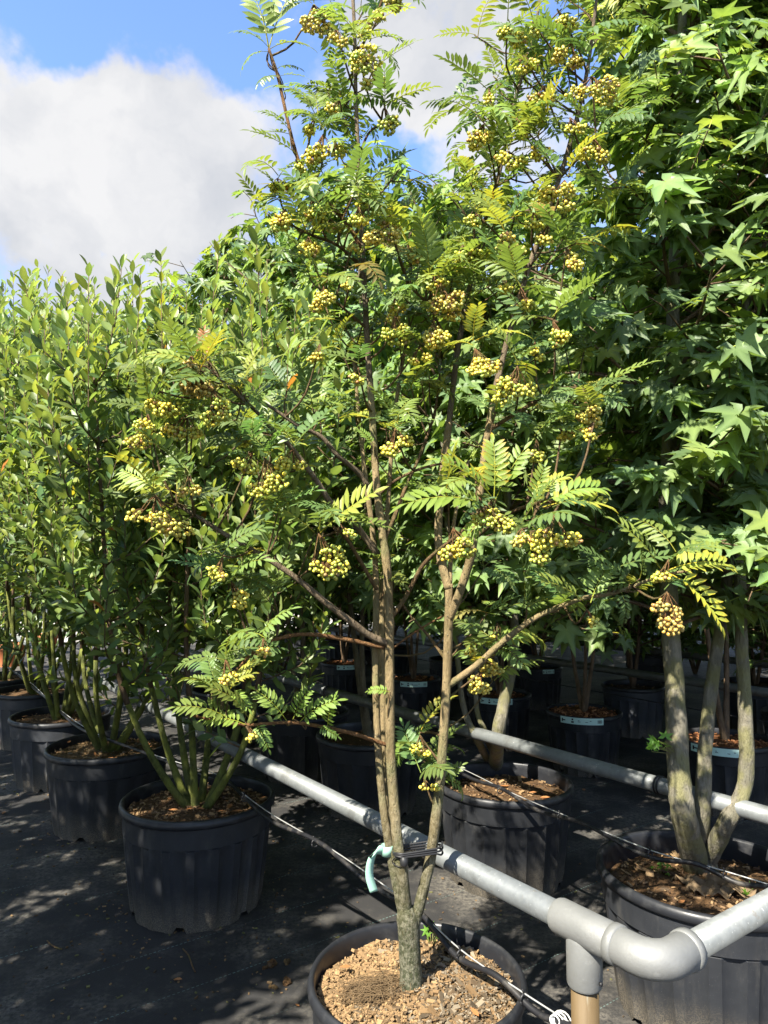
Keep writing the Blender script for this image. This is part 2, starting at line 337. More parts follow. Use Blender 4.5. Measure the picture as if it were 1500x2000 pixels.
# ------------------------------------------------------------------ pots
def vnoise(x, y):
    return math.sin(x * 13.1 + y * 7.7) * .5 + math.sin(x * 31.3 - y * 23.9) * .3 + math.sin(x * 5.3 - y * 47.1) * .2
CHIP = {'fresh': [(.30, .20, .10), (.25, .165, .085), (.22, .145, .075), (.18, .12, .062), (.17, .11, .055), (.12, .085, .05), (.085, .065, .042), (.21, .175, .125)],
        'brown': [(.20, .13, .07), (.13, .08, .04), (.28, .19, .10), (.08, .05, .03), (.34, .22, .11)],
        'red': [(.24, .10, .04), (.34, .15, .06), (.12, .05, .025), (.42, .2, .09)]}
def make_pot(c, Ht, Rt, sz, label, group, mat='black_plastic', soil='soil_brown', chips=('brown', 150, 1.), leaves=0, strip=None, seg=80, rot=0.):
    root = thing('plant_pot', (c[0], c[1], 0), label, 'plant pot', group)
    m = MB(); nr = 20
    def fn(i, r, z, th):
        th2 = th + rot
        if i <= 6:
            w = (th2 * nr / (2 * math.pi)) % 1.
            r += (.011 if .30 < w < .70 else 0.) * (1 if 1 <= i <= 5 else .4)
        if i <= 1:
            w = (th2 * 6 / (2 * math.pi)) % 1.
            if i == 0 and .44 < w < .56: z += .022
        r *= 1 + .004 * math.sin(3 * th + rot * 5)
        return r, z
    prof = [(.80 * Rt, .001), (.806 * Rt, .028), (.83 * Rt, .2 * Ht), (.87 * Rt, .45 * Ht), (.90 * Rt, .66 * Ht), (.908 * Rt, .725 * Ht), (.910 * Rt, .735 * Ht),
            (.949 * Rt, .742 * Ht), (.952 * Rt, .80 * Ht), (.958 * Rt, .93 * Ht), (.959 * Rt, .955 * Ht)]
    m.lathe(prof, seg, (c[0], c[1], 0), fn)
    o = m.build('wall', mat, root)
    es = o.modifiers.new('edge', 'EDGE_SPLIT'); es.split_angle = R(32)
    m = MB(); m.lathe([(.952 * Rt, .925 * Ht), (.985 * Rt, .922 * Ht), (1.0 * Rt, .935 * Ht), (1.003 * Rt, .96 * Ht), (.992 * Rt, .985 * Ht), (.972 * Rt, .998 * Ht), (.95 * Rt, .996 * Ht), (.937 * Rt, .98 * Ht), (.93 * Rt, .93 * Ht), (.918 * Rt, sz - .03)], seg, (c[0], c[1], 0),
                      lambda i, r, z, th: (r * (1 + .004 * math.sin(3 * th + rot * 5)), z))
    m.build('rim', 'rim_plastic', root)
    # soil
    m = MB(); rings = 12; n = 40; vs = [(c[0], c[1], sz + .02)]; fs = []
    for i in range(1, rings + 1):
        r = .918 * Rt * i / rings
        for k in range(n):
            th = 2 * math.pi * k / n; x, y = c[0] + r * math.cos(th), c[1] + r * math.sin(th)
            vs.append((x, y, sz + .02 * (1 - (i / rings) ** 2) + .009 * vnoise(x * 2, y * 2)))
    for k in range(n): fs.append((0, 1 + k, 1 + (k + 1) % n))
    for i in range(rings - 1):
        for k in range(n): a = 1 + i * n; fs.append((a + k, a + n + k, a + n + (k + 1) % n, a + (k + 1) % n))
    m._add(vs, fs); so_ = m.build('soil', soil, root); so_['kind'] = 'stuff'
    pal, cnt, csz = chips
    if cnt:
        m = MB()
        for _ in range(cnt):
            r = .90 * Rt * math.sqrt(random.random()); th = random.random() * 2 * math.pi; x, y = c[0] + r * math.cos(th), c[1] + r * math.sin(th)
            q = random.choice(CHIP[pal])
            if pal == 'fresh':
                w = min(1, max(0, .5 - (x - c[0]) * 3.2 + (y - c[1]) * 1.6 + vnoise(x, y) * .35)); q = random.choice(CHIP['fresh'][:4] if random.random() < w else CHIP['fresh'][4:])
            m.tint = q
            Mx = Matrix.Rotation(random.random() * 6.3, 3, 'Z') @ Matrix.Rotation(random.gauss(0, .35), 3, 'X') @ Matrix.Rotation(random.gauss(0, .35), 3, 'Y')
            cz_ = csz * (random.uniform(1.5, 2.6) if random.random() < .05 else random.uniform(.55, 1.25))
            m.box((x, y, sz + .02 * (1 - (r / Rt) ** 2) + .009 * vnoise(x * 2, y * 2) + random.uniform(.001, .006) * csz), (random.uniform(.006, .019) * cz_, random.uniform(.003, .006) * cz_, random.uniform(.0015, .004) * cz_), Mx)
        m.build('wood_chips', 'chips', root, False, 'stuff', True)
    if leaves:
        m = MB(); lm_ = [litter_mesh() for _ in range(12)]
        for q in range(leaves):
            r = .85 * Rt * math.sqrt(random.random()); th = random.random() * 6.283; me_ = lm_[q % 12]
            Mx = Matrix.LocRotScale(Vector((c[0] + r * math.cos(th), c[1] + r * math.sin(th), sz + .030)), Quaternion((0, 0, 1), random.random() * 6.3) @ Quaternion((1, 0, 0), random.gauss(0, .25)), Vector([random.uniform(.03, .055)] * 3))
            m._add([Mx @ v_.co for v_ in me_.vertices], [tuple(p_.vertices) for p_ in me_.polygons])
        m.build('leaf_litter', 'fallen_leaf', root, True, 'stuff')
    if strip is not None:
        a0, a1, hh = strip; m = MB(); rr = 1.008 * Rt; n = 14; z1 = .985 * Ht; z0 = z1 - hh; vs = []; fs = []
        for k in range(n + 1):
            th = a0 + (a1 - a0) * k / n
            for r_, z in ((rr, z0), (rr, z1), (rr - .002, z1), (rr - .002, z0)): vs.append((c[0] + r_ * math.cos(th), c[1] + r_ * math.sin(th), z))
        for k in range(n):
            for j in range(4): fs.append((k * 4 + j, (k + 1) * 4 + j, (k + 1) * 4 + (j + 1) % 4, k * 4 + (j + 1) % 4))
        fs += [(0, 1, 2, 3), (n * 4 + 3, n * 4 + 2, n * 4 + 1, n * 4)]
        m._add(vs, fs); ls = m.build('label_strip', 'label_paper', root, False)
        m = MB()
        def mark(f0, f1, g0, g1):
            q = []
            for f in (f0, f1):
                th = a0 + (a1 - a0) * f
                for g in (g0, g1): q.append((c[0] + (rr + .0015) * math.cos(th), c[1] + (rr + .0015) * math.sin(th), z0 + hh * g))
            m._add(q, [(0, 1, 3, 2)])
        mark(.04, .07, .25, .75); mark(.07, .13, .42, .58); mark(.27, .33, .2, .45); mark(.28, .32, .6, .85)
        mark(.42, .72, .55, .63); mark(.42, .64, .38, .45)
        for k in range(6): mark(.86 + k * .018, .868 + k * .018, .25, .75)
        m.build('print', 'print_ink', ls, False)
    return root
_lm = []
def litter_mesh():
    if not _lm:
        for q in range(3):
            m = MB(); k = (.3, .6, .9)[q]
            vs = [(0, 0, .0), (-.22, .3, .08 * k), (0, .3, 0), (.22, .3, .1 * k), (-.2, .65, .16 * k), (0, .62, .03), (.2, .65, .1 * k), (0, 1, .12 * k)]
            m._add(vs, [(0, 2, 1), (0, 3, 2), (1, 2, 5, 4), (2, 3, 6, 5), (4, 5, 7), (5, 6, 7)]); o = m.build('fallen_leaf', 'fallen_leaf', None); _lm.append(o.data); bpy.data.objects.remove(o)
    return random.choice(_lm)

PG_A, PG_B, PG_C = 'black pots in the shrub row', 'black pots between the two near pipe rails', 'black pots in the rows behind the second rail'
def c_at(px, py, z): p = at_z(px, py, z); return (p.x, p.y)
A0 = c_at(813, 1900, .42); A1 = c_at(388, 1553, .46)
A2 = c_at(212, 1452, .45); A3 = c_at(120, 1393, .45); A4 = c_at(70, 1345, .44); A5 = c_at(8, 1320, .44)
B1 = c_at(1380, 1695, .46); B2 = c_at(985, 1522, .45); B3 = c_at(722, 1430, .45); B4 = c_at(592, 1385, .45)
B5 = (uv(5.65, 2.5).x, uv(5.65, 2.5).y); B6 = (uv(7.0, 2.5).x, uv(7.0, 2.5).y); B7 = (uv(8.3, 2.5).x, uv(8.3, 2.5).y)
C1 = c_at(1417, 1440, .42); C2 = c_at(1140, 1386, .42); C3 = c_at(975, 1352, .42); C4 = c_at(808, 1322, .42); C5 = c_at(672, 1292, .42)
D1 = c_at(1236, 1336, .42); D2 = c_at(1050, 1300, .42); D3 = c_at(1475, 1330, .44); D4 = c_at(880, 1285, .42)
def facing(c, off=0.): return math.atan2(-c[1], -c[0]) + off
make_pot(A0, .42, .285, .365, 'black pot full of fresh wood chips under the berry tree in front', PG_A, soil='soil_chips', chips=('fresh', 6000, 1.), leaves=2, seg=128, rot=.3)
make_pot(A1, .46, .335, .405, 'large dusty black pot of the nearest green-stemmed shrub', PG_A, 'dusty_plastic', 'soil_brown', ('brown', 900, 1.1), 14, seg=120)
make_pot(A2, .45, .34, .40, 'second black pot back in the shrub row, lit wood chips on top', PG_A, 'dusty_plastic', 'soil_chips', ('fresh', 350, 1.3), 14, rot=.1)
make_pot(A3, .45, .33, .40, 'third pot back in the shrub row with a pale dusty foot', PG_A, 'grey_plastic', 'soil_brown', ('brown', 150, 1.4), 6)
make_pot(A4, .44, .33, .39, 'fourth pot back in the shrub row, rim catching the sun', PG_A, 'grey_plastic', 'soil_brown', ('brown', 80, 1.5), 4)
make_pot(A5, .44, .33, .39, 'pot at the left picture edge, farthest of the shrub row', PG_A, 'black_plastic', 'soil_brown', ('brown', 60, 1.5), 4)
make_pot(B1, .46, .36, .375, 'biggest black pot at the right edge holding the three-stemmed lichen trunk', PG_B, 'dusty_plastic', 'soil_brown', ('brown', 500, 1.2), 3, seg=120, rot=.2)
make_pot(B2, .45, .325, .38, 'black pot behind the pipe rail, just right of the berry tree stems', PG_B, 'black_plastic', 'soil_brown', ('brown', 250, 1.3), 5)
make_pot(B3, .45, .33, .39, 'black pot seen behind the berry tree stems on the left', PG_B, 'black_plastic', 'soil_brown', ('brown', 120, 1.3), 4, rot=.15)
make_pot(B4, .45, .33, .39, 'black pot behind the low berry twig, second rail passing over it', PG_B, 'black_plastic', 'soil_brown', ('brown', 80, 1.3), 2)
make_pot(B5, .45, .32, .39, 'dark pot beyond the low berry twig, third from the stems', PG_B, chips=('brown', 30, 1.5))
make_pot(C1, .42, .275, .385, 'black pot with a mint label strip behind the lichen trunk', PG_C, soil='soil_red', chips=('red', 250, 1.5), strip=(facing(C1, -.75), facing(C1, .55), .045))
make_pot(C2, .42, .27, .39, 'black pot with mint label strip and reddish bark, in the aisle gap', PG_C, soil='soil_red', chips=('red', 250, 1.6), strip=(facing(C2, -.62), facing(C2, .50), .045))
make_pot(C3, .42, .26, .385, 'pot with mint label mostly hidden behind the lit berry clusters', PG_C, soil='soil_red', chips=('red', 80, 1.6), strip=(facing(C3, -.6), facing(C3, .4), .045))
make_pot(C4, .42, .25, .385, 'pot with mint label between the berry tree stems', PG_C, soil='soil_red', chips=('red', 80, 1.8), strip=(facing(C4, -.5), facing(C4, .5), .045))
make_pot(C5, .42, .25, .385, 'small far pot with mint label, reddish bark on top, left of the stems', PG_C, soil='soil_red', chips=('red', 80, 1.8), strip=(facing(C5, -.3), facing(C5, .7), .045))
potD = make_pot(D1, .42, .265, .37, 'greyish sunlit pot behind the third rail, no label', PG_C, 'grey_plastic', chips=('brown', 40, 1.6))
make_pot(D2, .42, .25, .37, 'shaded pot with faint label under the third rail', PG_C, chips=('brown', 0, 1), strip=(facing(D2, .2), facing(D2, .7), .04))
make_pot(D3, .44, .27, .39, 'pot at the right picture edge behind the third rail', PG_C, 'grey_plastic', chips=('brown', 0, 1))
make_pot(D4, .42, .25, .37, 'far dark pot with no label, beyond the labelled pots in the centre', PG_C, chips=('brown', 0, 1))

# ------------------------------------------------------------------ rails
ZR = .665; PR = .0295
T1 = at_z(1140, 1812, ZR); v1 = T1.dot(V); u1 = T1.dot(U)
v2 = at_z(1340, 1548, ZR).dot(V); v3 = at_z(1265, 1319, ZR).dot(V); v4 = at_z(1275, 1272, ZR).dot(V)
def tee(root, p, along, r=.0405, ln=.15):
    m = MB(); a = along.normalized()
    def ring(c0, c1, rr):
        q = [c0, c0 + (c1 - c0) * .06, c0 + (c1 - c0) * .94, c1]; m.tube(q, [rr * .93, rr, rr, rr * .93], 24)
    ring(p - a * ln / 2, p + a * ln / 2, r)
    ring(p - Vector((0, 0, .018)), p - Vector((0, 0, .125)), r * .985)
    o = m.build('tee_fitting', 'cast_zinc', root); es = o.modifiers.new('e', 'EDGE_SPLIT'); es.split_angle = R(40)
    sc = p - Vector((0, 0, .105)) - V * .0 + Vector((.026, -.031, 0)); m = MB(); m.tube([sc, sc + Vector((.003, -.004, 0))], .004, 8); m.build('set_screw', 'black_rubber', o)
def post(root, p, mat='galvanised', r=.031):
    m = MB(); m.tube([Vector((p.x, p.y, 0)), p - Vector((0, 0, .12))], r, 20); m.build('post', mat, root, True)
def tie(root, p, ax, r=PR + .002, name='cable_tie'):
    m = MB(); a = ax.orthogonal().normalized(); b_ = ax.normalized().cross(a)
    for s_ in (-.007, .006):
        m.tube([p + ax * s_ + (a * math.cos(t) + b_ * math.sin(t)) * (r + .001) for t in [k * 2 * math.pi / 20 for k in range(21)]], .0032, 6, False)
    m.build(name, 'black_rubber', root)
EL = at_z(1298, 1880, ZR); ue = EL.dot(U)
r1 = thing('pipe_rail', uv(u1, v1, 0), 'nearest galvanised pipe rail with tee fitting and elbow beside the berry tree', 'pipe rail', 'galvanised pipe rails along the rows')
m = MB(); m.tube([uv(u1 + .05, v1, ZR), uv(6.2, v1, ZR)], PR, 24); m.build('pipe', 'galvanised', r1)
m = MB(); m.tube([uv(6.2, v1, ZR), uv(13, v1, ZR)], PR, 16); m.build('pipe', 'galvanised', r1)
m = MB(); m.tube([uv(6.14, v1, ZR), uv(6.26, v1, ZR)], PR + .006, 20); m.build('coupling', 'cast_zinc', r1)
m = MB(); m.tube([uv(u1 - .05, v1, ZR), uv(ue + .05, v1, ZR)], PR, 24); m.build('pipe', 'galvanised', r1)
tee(r1, uv(u1, v1, ZR), U); post(r1, uv(u1, v1, ZR), 'rusty_post')
tee(r1, uv(9.3, v1, ZR), U); post(r1, uv(9.3, v1, ZR))
# elbow
m = MB(); rb = .055; cen = uv(ue + rb, v1 + rb, ZR); q = []
for k in range(13):
    a = math.pi / 2 * k / 12
    q.append(cen - V * rb * math.cos(a) - U * rb * math.sin(a))
q = [q[0] + U * .055, q[0] + U * .05] + q + [q[-1] + V * .05, q[-1] + V * .055]
m.tube(q, [.036] + [.0395] * (len(q) - 2) + [.036], 28)
for q0, ax_ in ((q[0], -U), (q[-1], -V)): m.tube([q0 - ax_ * .004, q0 - ax_ * .002, q0 + ax_ * .014, q0 + ax_ * .018], [.037, .0425, .0425, .0395], 28)
el = m.build('elbow_fitting', 'cast_zinc', r1)
m = MB()
for c0 in (q[2] - Vector((0, 0, .036)) + U * .02, q[-3] - Vector((0, 0, .036)) + V * .02): m.tube([c0, c0 - Vector((0, 0, .008))], .007, 10)
m.build('set_screw', 'cast_zinc', el)
m = MB(); m.tube([uv(ue, v1 + .10, ZR), uv(ue, v1 + 3.2, ZR)], PR, 24); m.build('cross_pipe', 'galvanised', r1)
for i, (vv, u0, lab) in enumerate([(v2, .2, 'second galvanised pipe rail passing in front of the lichen trunk'), (v3, 1., 'third pipe rail, behind the pots with mint labels'), (v4, 1., 'farthest visible pipe rail in the shade behind the third')]):
    r_ = thing('pipe_rail', uv(3, vv, 0), lab, 'pipe rail', 'galvanised pipe rails along the rows')
    js = [u0, 3.98, 8.2, 13] if i == 0 else [u0, 4.6, 8.6, 13]
    if i: js[0] = -2.
    for a_, b_ in zip(js[:-1], js[1:]):
        m = MB(); m.tube([uv(a_, vv, ZR), uv(b_, vv, ZR)], PR, 18); m.build('pipe', 'galvanised', r_)
    for j in js[1:-1]: tie(r_, uv(j, vv, ZR), U, PR + .003, 'joint_band')
    tee(r_, uv(8.9, vv, ZR), U); post(r_, uv(8.9, vv, ZR))
    tee(r_, uv(11.6, vv, ZR), U); post(r_, uv(11.6, vv, ZR))
    tee(r_, uv(u0 - .05 if i == 0 else -1.6, vv, ZR), U); post(r_, uv(u0 - .05 if i == 0 else -1.6, vv, ZR))
    if i == 0: tie(r_, uv(at_z(1280, 1536, ZR).dot(U), vv, ZR), U); tie(r_, uv(5.6, vv, ZR), U)

# drip hoses with support wire
def drip(pts, label, z_off, hang=.012, last=None):
    P = smooth_path(pts, 8); root = thing('drip_hose', (P[-1].x, P[-1].y, 0), label, 'drip hose', 'black drip hoses on wires')
    m = MB(); m.tube([p + Vector((0, 0, hang * math.sin(i * .55))) for i, p in enumerate(P)], .0085, 8); m.build('hose', 'black_hose', root)
    m = MB(); m.tube([p + Vector((0, 0, .0135)) for p in P], .0022, 6); m.build('support_wire', 'wire', root)
    for i in range(5, len(P) - 2, 9):
        p = P[i]; t = (P[i + 1] - p).normalized(); m = MB()
        side = t.cross(Vector((0, 0, 1))).normalized(); q = [p + (side * math.cos(a) + Vector((0, 0, 1)) * math.sin(a)) * .014 + t * s_ for s_ in (0,) for a in [k * .63 for k in range(11)]]
        m.tube(q, .0028, 6); m.tube([p + Vector((0, 0, .014)), p + Vector((0, 0, .026)) + side * .008], .0028, 5); m.build('clip', 'black_rubber', root)
    return root, P
rA, PA = drip([at_z(430, 1520, .475), at_z(520, 1590, .475), at_z(650, 1668, .47), at_z(800, 1775, .455), at_z(900, 1865, .435), at_z(1010, 1942, .43), at_z(1130, 2020, .43), at_z(1300, 2130, .43)], 'black drip hose with bright wire crossing the wood chip pot', 0)
drip([at_z(760, 1440, .47), at_z(905, 1508, .47), at_z(1000, 1555, .475), at_z(1110, 1602, .48), at_z(1270, 1668, .48), at_z(1400, 1705, .478), at_z(1520, 1742, .478), at_z(1700, 1800, .478)], 'black drip hose with wire over the big pot at the right', 0)
drip([uv(8, 1.14, .47), uv(6.6, 1.15, .48), uv(5.4, 1.12, .47), uv(4.3, 1.15, .48), at_z(430, 1520, .475)], 'black drip hose running back along the shrub row pots', 0)
# thin wire run through the far row
m = MB(); m.tube([uv(-1, 4.62, .50), uv(3, 4.62, .49), uv(7, 4.62, .5), uv(12, 4.62, .5)], .005, 6); tag(m.build('drip_hose', 'black_hose'), 'thin drip hose strung below the third pipe rail', 'drip hose', 'black drip hoses on wires')
# white string loop on hose A
m = MB(); p0 = at_z(1092, 1994, .435)
for k in range(4):
    rr = .011 + .003 * k; m.tube([p0 + Vector((.006 * k - .01, 0, 0)) + (Vector((.8, -.4, 0)).normalized() * math.cos(a) + Vector((0, .25, 1)).normalized() * math.sin(a)) * rr for a in [j * .42 for j in range(16)]], .0018, 5)
m.build('string_knot', 'white_string', rA)

# ------------------------------------------------------------------ leaf shapes (tip along +Y, top side +Z)
SH = {}   # key -> (verts, tris, tint, material)
def shape(key, vs, fs, tint, mat):
    tris = []
    for f in fs:
        for k in range(1, len(f) - 1): tris.append((f[0], f[k], f[k + 1]))
    SH[key] = (np.array(vs, float), np.array(tris, int), np.array(tint, float), mat)
def simple_leaf(key, wid, curl, fold, twist, mat):
    ys = [0, .22, .5, .78, 1.0]; ws = [.03, .72, 1., .68, 0.]; vs = []; fs = []; tn = []
    for y, w in zip(ys, ws):
        z = -curl * y * y; zz = fold * w * wid; tw = twist * y
        for s_ in (-1, 0, 1):
            x = s_ * w * wid; dz = (zz if s_ else 0)
            vs.append((x * math.cos(tw), y + .10, z + dz + x * math.sin(tw))); tn.append((1.25, 1.2, 1.15) if s_ == 0 else (.97, .98, .95))
    for i in range(4):
        a = i * 3
        if i == 3: fs += [(a, a + 1, a + 4), (a + 1, a + 2, a + 4)]
        else: fs += [(a, a + 1, a + 4, a + 3), (a + 1, a + 2, a + 5, a + 4)]
    o = len(vs); vs += [(-.012, 0, 0), (.012, 0, 0), (.012, .11, 0), (-.012, .11, 0)]; tn += [(1.5, 1.3, .9)] * 4; fs.append((o, o + 1, o + 2, o + 3))
    shape(key, vs, fs, tn, mat)
for k, (w_, c_, f_, t_) in enumerate([(.21, .12, .35, .1), (.24, -.05, .25, -.2), (.20, .25, .5, .25), (.26, .08, .15, 0), (.17, .02, .6, .1)]): simple_leaf(('shrub', k), w_, c_, f_, t_, 'shrub_leaf')
def gum_leaf(key, droop, fold, bend, seed):
    r_ = random.Random(seed); hub = Vector((0, .55, 0)); vs = [tuple(hub)]; tn = [(1.3, 1.25, 1.)]; fs = []
    angs = [-118, -57, 0, 57, 118]; lens = [.60, .90, 1.0, .90, .60]
    angs = [a + r_.uniform(-7, 7) for a in angs]; lens = [l * r_.uniform(.9, 1.1) for l in lens]
    def pt(a, r, dz=0.):
        x = math.sin(R(a)) * r; y = math.cos(R(a)) * r
        return (x, .55 + y * math.cos(bend), -abs(r) ** 2 * droop - y * math.sin(bend) + dz)
    sin_a = [-160] + [(angs[i] + angs[i + 1]) / 2 for i in range(4)] + [160]
    sin_r = [.2] + [.45 * r_.uniform(.9, 1.12) for _ in range(4)] + [.2]
    si = []
    for a, r in zip(sin_a, sin_r): si.append(len(vs)); vs.append(pt(a, r, .03)); tn.append((.95, .97, .95))
    for i, (a, l) in enumerate(zip(angs, lens)):
        sh = .20 * l; base = .46 * l; da = math.degrees(math.atan2(sh, base)); rr = math.hypot(sh, base)
        i0 = len(vs); vs += [pt(a, .5 * l, -fold * .2), pt(a - da, rr, fold * .3), pt(a + da, rr, fold * .3), pt(a, l)]
        tn += [(1.22, 1.18, 1.05), (.95, .97, .95), (.95, .97, .95), (1., 1., 1.)]
        fs += [(0, i0, si[i]), (si[i], i0, i0 + 1), (i0 + 1, i0, i0 + 3), (0, si[i + 1], i0), (si[i + 1], i0 + 2, i0), (i0 + 2, i0 + 3, i0)]
    fs = [f[::-1] for f in fs]
    o = len(vs); vs += [(-.014, 0, 0), (.014, 0, 0), (.014, .57, .0), (-.014, .57, .0), (0, .28, .03)]; tn += [(2.6, 2.0, 1.2)] * 5; fs += [(o, o + 1, o + 4), (o + 1, o + 2, o + 4), (o + 2, o + 3, o + 4), (o + 3, o, o + 4)]
    shape(key, vs, fs, tn, 'gum_leaf')
for k, (d_, f_, b_) in enumerate([(.12, .25, .55), (.25, .35, .9), (.05, .15, .3), (.2, .45, .75), (.35, .3, 1.2), (-.05, .4, .6)]): gum_leaf(('gum', k), d_, f_, b_, 40 + k)
def star_small(key, seed):   # far crowns: a cheaper lobed blade
    r_ = random.Random(seed); vs = [(0, .4, 0)]; fs = []; tn = [(1.1, 1.1, 1.)]
    for k in range(11):
        a = -140 + 28 * k; l = (1. if k % 2 else .42) * r_.uniform(.85, 1.1); vs.append((math.sin(R(a)) * l * .8, .4 + math.cos(R(a)) * l * .8, -.25 * l * l + r_.uniform(-.08, .08))); tn.append((1, 1, 1))
    for k in range(10): fs.append((0, k + 2, k + 1))
    shape(key, vs, fs, tn, 'gum_leaf')
for k in range(3): star_small(('far', k), 70 + k)
def rowan_leaf(key, pairs, droop, lift, seed, edge=0):
    r_ = random.Random(seed); vs = []; fs = []; tn = []
    n = 10; pos = []; ang = .25; p = Vector((0, 0, 0)); ds = 1 / n
    sw = r_.uniform(-.15, .15)
    for i in range(n + 1):
        t = Vector((math.sin(sw * i / n), math.cos(ang) * math.cos(sw * i / n), math.sin(ang))); pos.append((p.copy(), t)); p = p + t * ds; ang -= droop / n
    def on(s_):
        f = s_ * n; i = min(int(f), n - 1); a, b_ = pos[i], pos[i + 1]; w = f - i; return a[0].lerp(b_[0], w), a[1].lerp(b_[1], w).normalized()
    for i in range(0, n, 2):
        o = len(vs)
        for j in (i, i + 2):
            q = pos[j][0]; w = .011 * (1 - .6 * j / n); vs += [tuple(q + Vector((-w, 0, 0))), tuple(q + Vector((w, 0, 0))), tuple(q + Vector((0, 0, -w * 1.4)))]; tn += [(2.0, 1.5, .9)] * 3
        fs += [(o, o + 1, o + 4, o + 3), (o + 1, o + 2, o + 5, o + 4), (o + 2, o, o + 3, o + 5)]
    def leaflet(q, d, nrm, ln, wd):
        d = d.normalized(); sd = d.cross(nrm).normalized(); nn = sd.cross(d); o = len(vs); cu = r_.uniform(.05, .25); fo = r_.uniform(.15, .55)
        def e(y, x): return tuple(q + d * (y * ln) + sd * (x * wd * ln) + nn * (-cu * y * y * ln + fo * abs(x) * wd * ln))
        vs.extend([e(0, 0), e(.3, -.8), e(.3, 0), e(.3, .8), e(.68, -.8), e(.68, 0), e(.68, .8), e(1, 0)])
        m_ = (1.2, 1.18, 1.1); s1 = (1, 1, 1); s2 = (1.45, 1.08, .7) if edge else (1, 1, 1); s3 = (2.7, 1.2, .5) if edge > 1 else s2
        tn.extend([m_, s1, m_, s1, s2, m_, s2, s3])
        fs.extend([(o, o + 2, o + 1), (o, o + 3, o + 2), (o + 1, o + 2, o + 5, o + 4), (o + 2, o + 3, o + 6, o + 5), (o + 4, o + 5, o + 7), (o + 5, o + 6, o + 7)])
    for k in range(pairs):
        s_ = .20 + .76 * k / (pairs - .4); q, t = on(s_); ln = (.255 + .055 * math.sin(math.pi * (k + 1) / (pairs + 1))) * (1 - .18 * (k / pairs) ** 2) * r_.uniform(.9, 1.08)
        side = Vector((1, 0, 0)); up = side.cross(t).normalized(); a = R(70 - 20 * k / pairs + r_.uniform(-7, 7))
        for s2 in (-1, 1):
            li = lift + r_.uniform(-.12, .12); d = t * math.cos(a) + side * (s2 * math.sin(a) * math.cos(li)) + up * math.sin(li) * math.sin(a)
            leaflet(q, d, up, ln, .17)
    q, t = on(1.0); leaflet(q, t, Vector((1, 0, 0)).cross(t), .25, .17)
    shape(key, vs, fs, tn, 'rowan_leaf')
for k, (pr, dr, li) in enumerate([(9, .9, .15), (8, .5, .3), (9, 1.3, 0.), (8, 1.0, -.25), (9, .25, .45), (8, 1.7, .1)]): rowan_leaf(('rowan', k), pr, dr, li, 11 + k)
rowan_leaf(('rowan', 6), 9, .6, .45, 31, 2); rowan_leaf(('rowan', 7), 9, 1., .3, 32, 1); rowan_leaf(('rowan', 8), 8, .8, .5, 33, 1)

PLANTS = []
class Plant:
    def __init__(s, root, kind, nvar, indiv, leaf_name, rest='crown'):
        s.root = root; s.kind = kind; s.nvar = nvar; s.indiv = indiv; s.leaf_name = leaf_name; s.rest = rest; s.L = []; PLANTS.append(s)
    def leaf(s, p, d, up, size, tint, var=None):
        d = d.normalized(); x = d.cross(up)
        if x.length < 1e-4: x = d.orthogonal()
        x.normalize(); z = x.cross(d)
        s.L.append((random.randrange(s.nvar) if var is None else var, [[x.x * size, d.x * size, z.x * size, p.x], [x.y * size, d.y * size, z.y * size, p.y], [x.z * size, d.z * size, z.z * size, p.z]], tint))
def rv(s=1.): return Vector((random.gauss(0, s), random.gauss(0, s), random.gauss(0, s)))
def jit(c, v=.12, hue=.06):
    k = 1 + random.gauss(0, v); h = random.gauss(0, hue); return (max(0, c[0] * k * (1 + h * 1.5)), max(0, c[1] * k * (1 + h * .3)), max(0, c[2] * k * (1 - h)))
UP = Vector((0, 0, 1))

# ------------------------------------------------------------------ the berry tree
RW = thing('rowan_tree', (A0[0], A0[1], .37), 'tall multi-stemmed rowan tree with yellow-green berry clusters in front', 'tree')
pr = Plant(RW, 'rowan', 6, 300, 'compound_leaf')
NODES = []          # (point, radius) along the wood, for attaching twigs
BT = A0[1] + .0
def limb(pts, r0, r1, mat, name, n=12, nodes=True, lump=.055):
    P = smooth_path([at_y(*q) for q in pts], 5); N_ = len(P)
    rad = [r0 + (r1 - r0) * (i / (N_ - 1)) for i in range(N_)]
    for i in range(N_):
        if random.random() < .16: rad[i] *= 1.10
    m = MB(); m.tube(P, rad, n, True, lump); m.build(name, mat, RW)
    if nodes: NODES.extend(P)
    return P
Y0 = A0[1]
b0 = (803, 1925, Y0)
mtr = MB(); P = smooth_path([at_y(803, 1935, Y0), at_y(803, 1905, Y0), at_y(800, 1850, Y0), at_y(797, 1800, Y0), at_y(790, 1765, Y0)], 5)
mtr.tube(P, np.interp(np.linspace(0, 1, len(P)), [0, .1, .35, .6, .8, .92, 1], [.038, .032, .0285, .0285, .0295, .022, .008]).tolist(), 18, True, .03); mtr.build('trunk', 'rowan_bark', RW)
yM = Y0 + .02
limb([(801, 1860, Y0), (788, 1790, Y0), (772, 1715, Y0), (758, 1640, Y0), (747, 1560, Y0 + .01), (738, 1450, Y0 + .02), (733, 1300, Y0 + .03), (735, 1150, Y0 + .05), (729, 1050, Y0 + .06), (719, 970, Y0 + .07), (710, 900, Y0 + .07), (703, 830, Y0 + .08), (696, 760, Y0 + .08), (690, 690, Y0 + .1)], .0138, .0042, 'rowan_bark', 'stem')
limb([(801, 1860, Y0), (794, 1790, Y0), (787, 1715, Y0 - .015), (776, 1640, Y0 - .015), (768, 1550, Y0), (762, 1450, Y0), (761, 1300, Y0), (760, 1200, Y0), (756, 1110, Y0), (745, 1030, Y0), (736, 950, Y0), (728, 825, Y0), (722, 740, Y0)], .0162, .0090, 'rowan_bark', 'stem', 14)
